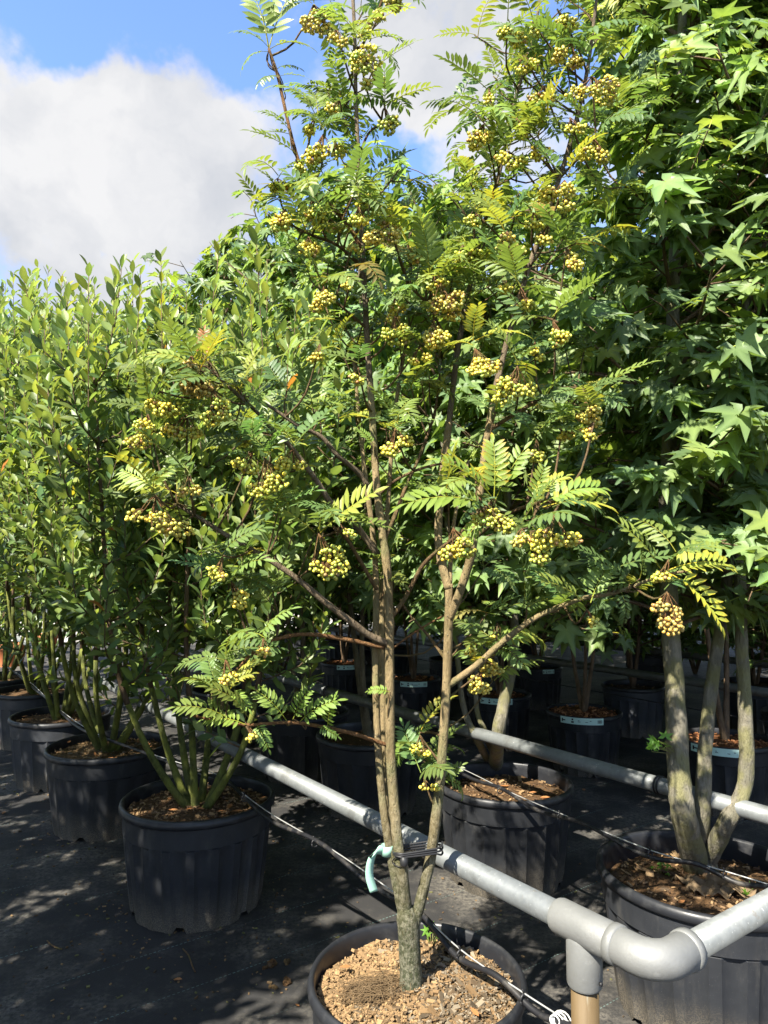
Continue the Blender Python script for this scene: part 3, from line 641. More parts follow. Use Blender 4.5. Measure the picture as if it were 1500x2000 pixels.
limb([(722, 742, Y0), (715, 625, Y0), (710, 525, Y0), (703, 403, Y0), (699, 300, Y0), (695, 183, Y0), (692, 55, Y0), (687, -40, Y0), (680, -150, Y0)], .0090, .0038, 'rowan_dark_bark', 'leader')
limb([(790, 1800, Y0 + .03), (770, 1690, Y0 + .05), (757, 1560, Y0 + .06), (749, 1400, Y0 + .08), (745, 1250, Y0 + .1), (748, 1120, Y0 + .13), (757, 1000, Y0 + .16), (765, 880, Y0 + .18), (780, 740, Y0 + .2), (800, 640, Y0 + .2)], .011, .005, 'rowan_bark', 'stem')
limb([(800, 1870, Y0), (808, 1810, Y0), (826, 1740, Y0), (842, 1670, Y0), (857, 1550, Y0 - .01), (869, 1400, Y0 - .02), (876, 1230, Y0 - .03), (877, 1140, Y0 - .03)], .0162, .0108, 'rowan_bark', 'stem', 14)
limb([(877, 1150, Y0 - .03), (862, 1095, Y0 - .02), (856, 1040, Y0 + .01), (863, 940, Y0 + .04), (878, 820, Y0 + .06)], .0125, .0095, 'rowan_bark', 'stem')
limb([(877, 828, Y0 + .06), (878, 815, Y0 + .06), (893, 690, Y0 + .08), (910, 600, Y0 + .1), (942, 450, Y0 + .1), (975, 340, Y0 + .1), (1005, 200, Y0 + .08), (1040, 80, Y0 + .08), (1060, -40, Y0 + .08)], .0095, .0035, 'rowan_dark_bark', 'stem')
limb([(877, 1210, Y0 - .03), (902, 1145, Y0 - .06), (925, 1060, Y0 - .08), (945, 900, Y0 - .09), (963, 780, Y0 - .08)], .0120, .0090, 'rowan_bark', 'stem')
limb([(962, 787, Y0 - .08), (964, 775, Y0 - .08), (1000, 630, Y0 - .06), (1042, 495, Y0 - .05), (1092, 350, Y0 - .04), (1128, 225, Y0 - .04), (1150, 120, Y0 - .04), (1165, 0, Y0 - .04), (1180, -100, Y0 - .04)], .0090, .0035, 'rowan_dark_bark', 'stem')
limb([(878, 1140, Y0 - .03), (881, 1080, Y0), (890, 1000, Y0 + .03), (915, 900, Y0 + .05)], .007, .004, 'rowan_bark', 'branch')
limb([(760, 1258, Y0), (720, 1240, Y0 - .02), (680, 1210, Y0 - .05), (640, 1180, Y0 - .07), (580, 1130, Y0 - .1), (520, 1090, Y0 - .12), (450, 1050, Y0 - .15), (390, 1012, Y0 - .17), (345, 985, Y0 - .18)], .0105, .0045, 'rowan_dark_bark', 'branch')
limb([(750, 1264, Y0), (680, 1250, Y0 - .03), (610, 1239, Y0 - .07), (560, 1243, Y0 - .1), (510, 1262, Y0 - .12), (470, 1300, Y0 - .13), (440, 1335, Y0 - .14)], .0065, .003, 'orange_twig', 'branch', 8)
limb([(758, 1456, Y0), (690, 1433, Y0 - .04), (620, 1418, Y0 - .08), (560, 1411, Y0 - .12), (480, 1416, Y0 - .15), (400, 1403, Y0 - .17), (370, 1395, Y0 - .18)], .0055, .003, 'orange_twig', 'branch', 8)
limb([(876, 1338, Y0 - .02), (930, 1300, Y0 - .05), (980, 1255, Y0 - .08), (1040, 1210, Y0 - .11), (1090, 1186, Y0 - .13), (1145, 1167, Y0 - .15), (1200, 1158, Y0 - .17), (1290, 1125, Y0 - .2), (1350, 1115, Y0 - .22)], .0095, .003, 'rowan_bark', 'branch', 8)
limb([(718, 950, Y0 + .07), (700, 923, Y0 + .05), (660, 890, Y0), (627, 853, Y0 - .02), (580, 830, Y0 - .05), (520, 790, Y0 - .08), (450, 760, Y0 - .1)], .0085, .0035, 'rowan_dark_bark', 'branch', 8)
limb([(738, 1085, Y0 + .03), (690, 1020, Y0), (647, 983, Y0 - .05), (617, 937, Y0 - .08), (563, 867, Y0 - .12), (533, 840, Y0 - .13), (497, 800, Y0 - .15), (430, 740, Y0 - .17), (395, 690, Y0 - .18)], .0095, .0035, 'rowan_dark_bark', 'branch', 8)
limb([(735, 1150, Y0), (700, 1090, Y0 - .05), (675, 1050, Y0 - .1), (640, 1020, Y0 - .14)], .006, .003, 'twig', 'branch', 8)
limb([(757, 1215, Y0), (790, 1170, Y0 + .0), (822, 1110, Y0 - .02), (850, 1080, Y0 - .05), (900, 1040, Y0 - .12), (960, 980, Y0 - .2)], .007, .0035, 'twig', 'branch', 8)
limb([(748, 1060, Y0), (770, 1010, Y0 + .02), (795, 945, Y0 + .03), (822, 885, Y0 + .05), (850, 800, Y0 + .08), (860, 720, Y0 + .1)], .006, .003, 'twig', 'branch', 8)
limb([(742, 965, Y0), (770, 940, Y0 - .03), (810, 920, Y0 - .05), (850, 908, Y0 - .07), (890, 903, Y0 - .1)], .0045, .003, 'twig', 'branch', 7)
limb([(872, 1290, Y0), (835, 1240, Y0 + .03), (800, 1200, Y0 + .06), (780, 1170, Y0 + .08)], .0045, .003, 'twig', 'branch', 7)
limb([(762, 1270, Y0), (810, 1235, Y0), (870, 1200, Y0 - .0)], .003, .0025, 'orange_twig', 'branch', 6)
limb([(708, 490, Y0), (680, 440, Y0 - .02), (645, 400, Y0 - .03), (607, 367, Y0 - .05), (585, 320, Y0 - .06), (568, 262, Y0 - .06), (553, 195, Y0 - .06), (540, 140, Y0 - .06), (525, 95, Y0 - .06)], .0065, .0035, 'orange_twig', 'branch', 8)
limb([(700, 310, Y0), (720, 260, Y0 - .02), (750, 240, Y0 - .04), (770, 225, Y0 - .05)], .004, .002, 'twig', 'branch', 7)
limb([(704, 420, Y0), (750, 370, Y0 + .04), (780, 330, Y0 + .05)], .004, .002, 'twig', 'branch', 7)
limb([(928, 1050, Y0 - .08), (980, 1010, Y0 - .16), (1040, 985, Y0 - .24), (1090, 980, Y0 - .28)], .006, .0035, 'twig', 'branch', 8)
limb([(955, 840, Y0 - .09), (1020, 800, Y0 - .1), (1090, 760, Y0 - .1), (1140, 760, Y0 - .1)], .006, .003, 'twig', 'branch', 8)
limb([(1000, 630, Y0 - .06), (1060, 620, Y0 - .1), (1090, 630, Y0 - .13)], .005, .003, 'twig', 'branch', 8)
limb([(1092, 350, Y0 - .04), (1130, 310, Y0 - .07), (1165, 295, Y0 - .1)], .004, .002, 'twig', 'branch', 7)
limb([(866, 1440, Y0), (840, 1430, Y0 + .06), (810, 1440, Y0 + .1), (835, 1500, Y0 + .1), (860, 1540, Y0 + .08)], .004, .002, 'twig', 'branch', 7)
limb([(893, 690, Y0 + .08), (860, 640, Y0 + .05), (840, 600, Y0), (800, 560, Y0 - .03)], .005, .003, 'twig', 'branch', 7)
limb([(710, 525, Y0), (660, 480, Y0 - .04), (610, 460, Y0 - .06), (570, 440, Y0 - .06)], .005, .003, 'twig', 'branch', 7)
limb([(715, 640, Y0), (680, 610, Y0 - .06), (640, 575, Y0 - .08)], .0045, .003, 'twig', 'branch', 7)
kd = KDTree(len(NODES))
for i, p in enumerate(NODES): kd.insert(p, i)
kd.balance()
TW = MB()
def attach(p, r=.0022):
    best = None
    for q, i, d in kd.find_n(p - Vector((0, 0, .08)), 4):
        c = d + max(0, q.z - p.z) * 1.5
        if best is None or c < best[0]: best = (c, q)
    q = best[1]; mid = q.lerp(p, .5) + Vector((0, 0, -.12 * (p - q).length)) + rv(.008)
    TW.tube(smooth_path([q, mid, p], 3), [r * 1.25, r * 1.2, r * 1.15, r * 1.1, r, r * .95, r * .9][:7], 5); return (p - mid).normalized()
G_D, G_M, G_Y, G_O = (.10, .16, .052), (.16, .225, .058), (.245, .295, .062), (.25, .21, .065)
def spur(p, n, axis, tone=None, size=(.10, .155), var=None):
    az0 = random.random() * 6.28
    for k in range(n):
        az = az0 + k * 2.4 + random.gauss(0, .3); el = random.uniform(-.25, .85)
        d = Vector((math.cos(az) * math.cos(el), math.sin(az) * math.cos(el), math.sin(el))) + axis * .45
        c = tone if tone is not None else random.choices([G_D, G_M, G_Y, G_O], [.36, .50, .13, .01])[0]
        v_ = var if var is not None else (random.choice([7, 8]) if c is G_Y and random.random() < .3 else None)
        pr.leaf(p + rv(.006), d, UP * .8 + sdir * .6 + Vector((0, -.25, 0)) + rv(.22), random.uniform(*size), jit(c, .13, .08), v_)
# --- berry clusters: px, py, width px, depth offset
BC = [(628, 40, 70, -.03), (755, 12, 55, -.02), (700, 122, 78, -.10), (733, 160, 45, -.08), (757, 235, 52, -.06), (637, 295, 70, -.08), (548, 372, 40, -.03), (703, 395, 40, -.09), (615, 415, 64, -.08), (558, 437, 58, -.04),
      (600, 490, 52, -.04), (697, 428, 42, -.1), (742, 475, 64, -.09), (690, 490, 30, -.06), (640, 592, 62, -.1), (615, 695, 38, -.08), (765, 650, 60, -.04), (770, 610, 50, -.02), (875, 592, 80, -.05), (850, 655, 68, -.03), (700, 740, 34, -.08),
      (775, 870, 56, -.12), (940, 715, 62, -.12), (1015, 760, 80, -.18), (1000, 72, 62, -.02), (1105, 112, 55, -.08), (1098, 45, 52, -.08), (1155, 182, 82, -.10), (1060, 192, 52, -.03), (945, 268, 56, 0), (995, 325, 55, -.03), (1160, 300, 56, -.12),
      (1098, 388, 66, -.1), (1052, 300, 42, 0), (1000, 482, 56, -.08), (1110, 512, 50, -.1), (1015, 590, 50, -.1), (905, 510, 60, 0), (1085, 655, 48, -.14), (1145, 812, 50, -.12), (1160, 848, 40, -.12), (1055, 887, 48, -.1), (1100, 860, 40, -.08),
      (302, 1022, 98, -.2), (370, 957, 40, -.2), (280, 850, 74, -.14), (372, 762, 84, -.18), (415, 800, 72, -.2), (318, 800, 64, -.16), (352, 845, 60, -.1), (372, 722, 48, -.18), (480, 862, 52, -.12), (487, 912, 48, -.14), (528, 942, 84, -.16), (572, 905, 48, -.14),
      (434, 1115, 46, -.16), (450, 1168, 52, -.1), (635, 1095, 92, -.2), (672, 1046, 34, -.16), (960, 1012, 70, -.28), (895, 1071, 66, -.24), (1085, 1047, 72, -.34), (1040, 1075, 60, -.34), (1015, 1060, 40, -.3), (1300, 1122, 44, -.24), (1308, 1203, 78, -.26), (1155, 1215, 34, -.2),
      (965, 1307, 50, .12), (945, 1342, 48, .12), (915, 1265, 36, .12), (975, 1240, 34, .12), (440, 1318, 42, -.16), (515, 1272, 34, -.14), (485, 1440, 26, -.17), (820, 1462, 38, .08), (838, 1540, 28, .06), (850, 560, 45, -.02), (800, 500, 40, 0), (1040, 440, 40, -.05),
      (655, 80, 36, -.05), (720, 60, 32, -.04), (660, 215, 36, -.05), (610, 250, 34, -.04), (690, 335, 36, -.06), (585, 330, 34, -.05), (650, 450, 38, -.06), (760, 440, 34, -.05), (1045, 60, 36, -.04), (1030, 130, 40, -.04), (1120, 250, 38, -.08), (1010, 250, 38, -.02), (960, 190, 34, 0), (1070, 460, 38, -.06), (980, 560, 38, -.05), (690, 560, 36, -.06), (930, 440, 38, -.02), (820, 700, 36, -.02), (1050, 690, 36, -.08)]
def sphere(n=8, m_=5):
    vs = [(0, 0, 1)]; fs = []
    for i in range(1, m_):
        for k in range(n): a = math.pi * i / m_; t = 2 * math.pi * k / n; vs.append((math.sin(a) * math.cos(t), math.sin(a) * math.sin(t), math.cos(a)))
    vs.append((0, 0, -1)); last = len(vs) - 1
    for k in range(n): fs.append((0, 1 + k, 1 + (k + 1) % n))
    for i in range(m_ - 2):
        for k in range(n): a = 1 + i * n; fs.append((a + k, a + n + k, a + n + (k + 1) % n, a + (k + 1) % n))
    for k in range(n): a = 1 + (m_ - 2) * n; fs.append((a + k, last, a + (k + 1) % n))
    return vs, fs
SPV, SPF = sphere(9, 6)
def add_berry(m, p, r, d, tint):
    q = Vector((0, 0, 1)).rotation_difference(d); m.tint = tint; m.cm = 0
    m._add([p + q @ (Vector(v_) * r) for v_ in SPV], SPF)
    m.cm = 1; m.tint = (.05, .03, .015); c = p + d * (r * .985)   # dry calyx at the tip
    a = d.orthogonal().normalized(); b_ = d.cross(a); m._add([c + (a * math.cos(t) + b_ * math.sin(t)) * (r * .27) for t in [k * 1.2566 for k in range(5)]] + [c + d * r * .1], [(k, (k + 1) % 5, 5) for k in range(5)]); m.cm = 0
bm_ = MB(); add_berry(bm_, Vector((0, 0, 0)), 1., UP, (1, 1, 1)); _o = bm_.build('berry', ['berry', 'print_ink'], None, True, None, True); BERRY = _o.data; bpy.data.objects.remove(_o)
YB = [(.54, .50, .075), (.56, .49, .085), (.48, .48, .075), (.54, .45, .09)]
big_ids = set(sorted(range(len(BC)), key=lambda i: -BC[i][2] * (1 - BC[i][3]))[:6]); n_ind = 0
for ci, (px, py, wpx, dy) in enumerate(BC):
    Y = Y0 + dy - .085; C = at_y(px, py, Y); w = wpx / F * Y * .62
    S = C + Vector((random.gauss(0, .2) * w, random.uniform(.0, .3) * w, 0.8 * w + .008)); ax = attach(S, .0026)
    root = bpy.data.objects.new('berry_cluster', None)
    sub = MB(); nb = int(min(120, max(11, 30 * (w / .026) ** 1.8))); br = .0049
    tone = (.40, .29, .075) if ci in (46, 50, 65) else random.choice(YB)
    pts = []; tries = 0; nbun = max(2, min(5, int(w / .011))) if w > .012 else 1
    bun = [C + Vector((random.uniform(-.68, .68) * w, random.uniform(-.5, .5) * w, random.uniform(-.42, .38) * w)) for _ in range(nbun)] if nbun > 1 else [C]
    while len(pts) < nb and tries < nb * 40:
        tries += 1; v_ = rv().normalized(); rr = random.uniform(.3, 1.) ** .6; k_ = random.randrange(nbun); wb = w * (.52 if nbun > 1 else .9) * (1 - .1 * k_)
        p = bun[k_] + Vector((v_.x * wb * rr, v_.y * wb * .85 * rr, v_.z * wb * .72 * rr))
        if all((p - q).length > br * 1.75 for q in pts): pts.append(p)
    subs = [S.lerp(c_ + Vector((math.cos(a) * w * .25, math.sin(a) * w * .2, 0)), .72) for c_ in bun for a in (random.random() * 6.28, random.random() * 6.28)]
    for q in subs: sub.tube(smooth_path([S, S.lerp(q, .5) + rv(.002), q], 2), .0013, 4)
    indiv = ci in big_ids
    bm2 = MB(); bl = []
    for p in pts:
        q = min(subs, key=lambda s_: (s_ - p).length); sub.tube([q, q.lerp(p, .55) + Vector((0, 0, .002)), p], .0008, 3, False)
        d = (p - q).normalized() + rv(.25); d.normalize(); r_ = br * random.choice((random.uniform(.86, 1.12), random.uniform(.7, 1.1))); tn = jit(tone, .16, .10) if random.random() > .06 else jit((.30, .19, .07), .2, .1)
        if indiv and n_ind < 298: bl.append((p, r_, d, tn)); n_ind += 1
        else: add_berry(bm2, p, r_, d, tn)
    st = sub.build('berry_cluster', 'red_stalk', RW)
    if bm2.v: bm2.build('berries', ['berry', 'print_ink'], st, True, 'stuff', True).matrix_parent_inverse = Matrix.Translation(-Vector(RW.location)).inverted() @ Matrix.Translation(-Vector(RW.location))
    for p, r_, d, tn in bl:
        o = bpy.data.objects.new('berry', BERRY); COL.objects.link(o); o.parent = st; o.color = (*tn, 1)
        o.matrix_local = Matrix.LocRotScale(p, UP.rotation_difference(d), Vector((r_, r_, r_)))
    nl = random.choice([2, 3, 3, 4]) if wpx > 40 else random.choice([1, 2])
    if (px, py) in ((960, 1012), (895, 1071), (1085, 1047), (1040, 1075), (1015, 1060), (1308, 1203), (635, 1095)): nl = 1
    out = (C - at_y(800, py, Y0)); out.z = 0; out = out.normalized() if out.length > .01 else Vector((0, -1, 0))
    spur(S + Vector((0, 0, .01)), nl, (out * .5 + UP * .5), size=(.10, .15))
REG = [(690, 50, 80, 60, 6, 0), (690, 185, 85, 70, 7, 0), (630, 290, 100, 80, 10, -.03), (610, 420, 100, 70, 11, -.03), (770, 400, 50, 60, 4, .05), (720, 520, 160, 80, 17, -.03), (1000, 90, 90, 80, 16, .02), (1100, 60, 110, 70, 20, 0),
       (1090, 180, 140, 80, 24, -.03), (950, 240, 70, 80, 12, .05), (1080, 340, 140, 90, 22, -.03), (950, 430, 130, 80, 13, .03), (1050, 520, 150, 90, 16, -.05), (860, 560, 170, 100, 17, 0), (690, 630, 130, 90, 10, -.05),
       (960, 680, 190, 100, 16, -.03), (1090, 770, 140, 100, 14, -.05), (850, 800, 120, 60, 5, .05), (400, 760, 120, 70, 9, -.15), (510, 790, 110, 60, 9, -.1), (560, 880, 120, 70, 9, -.08), (330, 965, 90, 30, 3, -.18),
       (620, 1000, 110, 40, 4, -.13), (930, 960, 90, 50, 2, -.1), (960, 1180, 80, 80, 6, .12), (950, 1290, 60, 60, 4, .10), (430, 1340, 60, 40, 4, -.14), (560, 1190, 90, 50, 4, -.05), (835, 1490, 30, 50, 3, .09), (470, 1110, 80, 50, 4, -.1), (1090, 1200, 80, 25, 2, -.06), (1230, 1130, 80, 30, 4, -.18), (700, 850, 80, 70, 4, .06), (770, 1090, 50, 60, 2, .04)]
for (cx, cy, rx, ry, n, dy) in REG:
    for _ in range(max(2, int(n * .52 + .5))):
        a = random.random() * 6.283; q = math.sqrt(random.random()); Y = Y0 + dy + (.10 if n > 5 else 0) + random.gauss(0, .10 if n > 5 else .04)
        p = at_y(cx + rx * q * math.cos(a), cy + ry * q * math.sin(a), Y); ax = attach(p)
        out = (p - at_y(790, cy, Y0)); out.z = 0; out = out.normalized() if out.length > .01 else Vector((0, -1, 0))
        tone = None
        if cy > 330 and cy < 560 and 760 < cx < 1000 and random.random() < .3: tone = G_Y
        spur(p, random.choice([2, 3, 3, 4]), out * .6 + ax * .5, tone)
# single leaves read off the photograph: base px,py -> tip px,py, depth, tone, shape
G_B = (.18, .265, .055)
LV = [(525, 95, 490, -30, -.06, G_M, 0), (525, 95, 585, -12, -.06, G_M, 1), (525, 92, 462, 60, -.08, G_M, 0), (527, 95, 600, 90, -.06, G_M, 0), (524, 100, 465, 122, -.05, G_M, 2), (545, 150, 505, 160, -.05, G_D, 3), (545, 148, 592, 160, -.08, G_M, 1), (540, 135, 580, 130, -.03, G_D, 3),
      (566, 255, 510, 215, -.08, G_M, 0), (568, 262, 512, 275, -.06, G_M, 1), (725, 75, 790, 82, -.06, G_B, 0), (725, 95, 778, 120, -.05, G_M, 2), (725, 350, 800, 322, -.03, G_D, 4), (640, 180, 620, 160, -.05, G_M, 0),
      (965, 975, 862, 915, -.26, G_B, 6), (965, 972, 972, 868, -.28, G_B, 6), (968, 975, 1030, 890, -.24, G_B, 1), (960, 990, 800, 990, -.25, G_B, 0), (1040, 985, 1065, 915, -.32, G_B, 8), (1055, 985, 1180, 960, -.32, G_B, 7), (1060, 990, 1185, 1000, -.34, G_Y, 8), (1035, 985, 1105, 930, -.28, G_Y, 7), (1040, 990, 1040, 1075, -.34, G_B, 0), (965, 1005, 900, 1060, -.28, G_B, 2), (970, 1000, 1030, 1050, -.26, G_M, 2),
      (615, 1040, 520, 1000, -.16, G_Y, 1), (625, 1040, 740, 990, -.17, G_Y, 4), (620, 1040, 640, 985, -.18, G_B, 0), (660, 1020, 745, 1045, -.14, G_M, 1),
      (1310, 1120, 1400, 1220, -.3, (.32, .36, .05), 8), (1290, 1110, 1200, 1040, -.24, G_Y, 1), (1300, 1115, 1430, 1110, -.26, (.26, .30, .05), 7), (1230, 1140, 1150, 1095, -.2, G_D, 0), (1200, 1150, 1140, 1130, -.18, G_D, 0), (1210, 1150, 1230, 1220, -.2, G_D, 2), (1250, 1130, 1250, 1080, -.22, G_M, 1),
      (560, 1408, 500, 1352, -.12, G_B, 0), (572, 1405, 610, 1352, -.12, G_B, 1), (585, 1410, 655, 1375, -.1, G_B, 0), (480, 1415, 400, 1410, -.16, G_B, 0), (500, 1413, 520, 1460, -.14, G_B, 2), (450, 1405, 345, 1385, -.16, G_M, 0), (620, 1420, 645, 1435, -.1, G_B, 3), (640, 1420, 655, 1370, -.08, G_B, 1), (430, 1345, 490, 1320, -.16, G_Y, 7), (425, 1345, 370, 1330, -.15, G_M, 0), (430, 1350, 400, 1400, -.16, G_M, 2), (440, 1300, 470, 1255, -.14, G_M, 1), (430, 1345, 450, 1270, -.14, G_M, 4), (450, 1350, 480, 1385, -.16, G_B, 0),
      (762, 1352, 725, 1352, -.02, G_B, 0), (800, 1440, 775, 1490, .05, G_B, 0), (805, 1435, 828, 1430, .05, G_B, 1), (870, 1520, 915, 1555, .05, G_M, 2), (865, 1530, 900, 1500, .05, G_M, 0), (340, 985, 250, 960, -.2, (.13, .16, .07), 2), (345, 985, 385, 935, -.2, (.15, .18, .08), 4), (350, 985, 430, 965, -.2, (.13, .17, .07), 0), (395, 700, 400, 648, -.2, (.30, .13, .05), 1), (400, 700, 440, 660, -.2, (.34, .33, .04), 0), (405, 705, 470, 690, -.2, G_Y, 0), (470, 760, 520, 800, -.2, G_B, 2), (400, 710, 350, 740, -.19, G_Y, 1),
      (760, 845, 835, 820, -.1, G_B, 0), (730, 870, 705, 850, -.1, G_B, 1)]
for (x0, y0, x1, y1, dy, tone, va) in LV:
    Y = Y0 + dy; p = at_y(x0, y0, Y); q = at_y(x1, y1, Y + random.uniform(-.05, .02)); attach(p, .0016)
    ln = (q - p).length; pr.leaf(p, (q - p) + UP * ln * .18, Vector((0, -.65, 1)) + rv(.12), max(.06, ln * 1.06), jit(tone, .06, .03), va)
TW.build('twigs', 'twig', RW, True, 'stuff')
# tag and rubber tie
tg = at_y(756, 1660, Y0); m = MB()
ring = [tg + Vector((math.cos(a) * .0165, math.sin(a) * .0165, 0)) for a in [k * math.pi / 10 for k in range(21)]]
vs = [q + Vector((0, 0, dz)) for q in ring for dz in (-.013, .013)]; m._add(vs, [(2 * k, 2 * k + 2, 2 * k + 3, 2 * k + 1) for k in range(20)])
tail = smooth_path([tg + Vector((-.012, -.012, .004)), tg + Vector((-.028, -.02, .006)), tg + Vector((-.043, -.022, -.02)), tg + Vector((-.046, -.02, -.06)), tg + Vector((-.034, -.018, -.10))], 5)
vs = []
for i, q in enumerate(tail): 
    a = i / len(tail) * 1.1; wv_ = Vector((math.cos(a) * .3, math.sin(a) * .6, 1 - .75 * min(1, i / 8))).normalized() * .012 if i < 8 else Vector((.9, .35, .1)).normalized() * .011
    vs += [q - wv_, q + wv_]
o_ = len(m.v); m._add(vs, [(2 * k, 2 * k + 2, 2 * k + 3, 2 * k + 1) for k in range(len(tail) - 1)])
o = m.build('plant_tag', 'mint_paper'); sm = o.modifiers.new('t', 'SOLIDIFY'); sm.thickness = .0005; tag(o, 'mint green paper tag looped around the berry tree stem', 'tag')
m = MB(); pa = at_y(787, 1664, Y0 - .02); pb_ = at_y(846, 1655, Y0)
for k in range(3):
    dz = Vector((0, 0, .006 * (k - 1)))
    loop = []
    for j in range(24):
        a = 2 * math.pi * j / 24; c0 = pa if math.cos(a) < 0 else pb_; loop.append(c0 + Vector((math.cos(a) * .025, math.sin(a) * .026, 0)) + dz * (1 + math.cos(a)) + Vector((0, 0, .002 * math.sin(3 * a + k))))
    m.tube(loop + [loop[0]], .0028, 6, False)
kn = at_y(789, 1681, Y0 - .035); m.tube([kn + Vector((-.004, 0, .012)), kn + Vector((0, -.008, .006)), kn + Vector((0, -.01, -.004)), kn + Vector((0, -.004, -.012))], [.007, .011, .011, .006], 10)
m.tube(smooth_path([kn, kn + Vector((-.02, .0, .008)), kn + Vector((-.03, .02, -.012)), kn + Vector((-.012, .0, -.016)), kn], 4), .0016, 5)
tag(m.build('rubber_tie', 'black_rubber'), 'black rubber tie strapping the berry tree stems together', 'tie')
# coir mat on the wood chips
m = MB(); fc = at_z(700, 1955, .38); fc2 = at_z(760, 1925, .385)
for k in range(330):
    c0 = fc.lerp(fc2, random.random()) + Vector((random.gauss(0, .028), random.gauss(0, .028), random.uniform(.002, .020))); a = random.gauss(.5, .55); l = random.uniform(.03, .09)
    d = Vector((math.cos(a), math.sin(a), random.gauss(0, .12))); n_ = d.cross(UP) * random.gauss(0, .35)
    m.tube([c0 - d * l / 2 + n_ * l * .3, c0 + Vector((0, 0, .008)), c0 + d * l / 2 + n_ * l * .3], .0007, 3, False)
o = m.build('coir_fibre', 'fibre'); o['kind'] = 'stuff'; o['label'] = 'tangled tan coir fibres on the wood chips by the trunk'
o['category'] = 'coir'

# ------------------------------------------------------------------ shrubs on the left
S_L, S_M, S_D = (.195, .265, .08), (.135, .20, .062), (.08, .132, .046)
def shrub(c, sz, top, rad, label, stems, indiv, lsz, seed, dens=1., shoot_n=15, lean=(0, 0), name='leafy_shrub', base=None, shared=True):
    random.seed(seed); root = thing(name, (c[0], c[1], sz), label, 'shrub', 'leafy shrubs in the left row' if shared else None)
    pl = Plant(root, 'shrub', 5, indiv, 'leaf'); tw = MB()
    bp = Vector((c[0], c[1], sz))
    for k in range(stems):
        a = 2 * math.pi * (k + random.uniform(-.25, .25)) / stems
        rr = rad * random.uniform(.35, .95); tz = top * random.uniform(.84, 1.)
        out = Vector((math.cos(a) * rr + lean[0], math.sin(a) * rr + lean[1], 0)); b0_ = bp + Vector((math.cos(a) * .03, math.sin(a) * .03, -.02))
        hh = tz - sz
        pts = [b0_, b0_ + out * .22 + UP * hh * .07, b0_ + out * .52 + UP * hh * .20, b0_ + out * .72 + UP * hh * .42 + rv(.03), b0_ + out * .88 + UP * hh * .7 + rv(.04), b0_ + out + UP * hh * .97]
        P = smooth_path(pts, 5); n_ = len(P); rd = [.019 * (1 - .85 * (i / n_) ** .7) + .0025 for i in range(n_)]
        m = MB(); lowi = int(n_ * .48); m.tube(P[:lowi + 1], rd[:lowi + 1], 10, True, .05); m.build('stem', 'shrub_bark', root)
        m = MB(); m.tube(P[lowi:], rd[lowi:], 7, True, .05); m.build('branch', 'brown_bark', root)
        # shoots
        for j in range(shoot_n):
            f = random.uniform(.44, 1.0) ** .8 if random.random() > .03 else random.uniform(.33, .45); i = min(n_ - 2, int(f * (n_ - 1))); q = P[i]
            a2 = random.random() * 6.283; ln = random.uniform(.28, .62) * (1.15 - .35 * f)
            d0 = Vector((math.cos(a2), math.sin(a2), .55)) ; e = q + d0 * ln * .5; tip = e + Vector((math.cos(a2) * .12, math.sin(a2) * .12, 1.)).normalized() * ln * .75 + rv(.03)
            if tip.z > top * 1.02: tip.z = top * random.uniform(.95, 1.02)
            leafy(pl, tw, [q, e, tip], lsz, dens, f)
        for j in range(3):
            q = P[-random.randrange(2, 9)]; a2 = random.random() * 6.283; e = q + Vector((math.cos(a2) * .1, math.sin(a2) * .1, .18))
            leafy(pl, tw, [q, e, Vector((e.x + math.cos(a2) * .05, e.y + math.sin(a2) * .05, top * random.uniform(.98, 1.075)))], lsz, dens * .9, 1.2)
        leafy(pl, tw, P[-8:] + [P[-1] + UP * random.uniform(.08, .22) + rv(.02)], lsz, dens * 1.3, 1.2)
    tw.build('twigs', 'brown_bark', root, True, 'stuff')
    return root
def leafy(pl, tw, pts, lsz, dens, f):
    P = smooth_path(pts, 6); tot = sum((P[i + 1] - P[i]).length for i in range(len(P) - 1)); n_ = len(P)
    tw.tube(P[::2] + ([P[-1]] if n_ % 2 == 0 else []), [.0042 - .0030 * i / max(1, len(P[::2])) for i in range(len(P[::2]) + (1 if n_ % 2 == 0 else 0))], 4)
    n = max(5, int(tot / .026 * dens)); az = random.random() * 6.28
    for k in range(n):
        s_ = .12 + .88 * (k + random.random() * .5) / n; x = s_ * (n_ - 1); i = min(int(x), n_ - 2); q = P[i].lerp(P[i + 1], min(1, x - i)); t = (P[i + 1] - P[i]).normalized()
        az += 2.4; a = t.orthogonal().normalized(); b_ = t.cross(a); side = a * math.cos(az) + b_ * math.sin(az)
        op = random.uniform(.45, 1.25) * (1.15 - .55 * s_)
        d = t * math.cos(op) + side * math.sin(op) + Vector((0, 0, -.08)); up = t * .9 + sdir * .45 - side * .2 + rv(.25)
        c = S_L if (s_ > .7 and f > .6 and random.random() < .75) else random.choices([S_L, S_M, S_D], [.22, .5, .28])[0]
        if random.random() < .0015: c = (.40, .16, .04)
        elif random.random() < .012: c = (.30, .32, .05)
        pl.leaf(q, d, up, lsz * random.uniform(.7, 1.2) * (.75 if s_ > .93 else 1), jit(c, .14, .07))
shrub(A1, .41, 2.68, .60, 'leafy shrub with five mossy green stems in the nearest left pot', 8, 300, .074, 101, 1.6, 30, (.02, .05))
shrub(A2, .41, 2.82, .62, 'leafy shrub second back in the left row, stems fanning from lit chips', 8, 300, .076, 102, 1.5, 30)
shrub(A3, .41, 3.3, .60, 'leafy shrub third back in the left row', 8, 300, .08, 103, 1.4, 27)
shrub(A4, .40, 3.6, .60, 'leafy shrub fourth back in the left row', 7, 200, .088, 104, 1.2, 24)
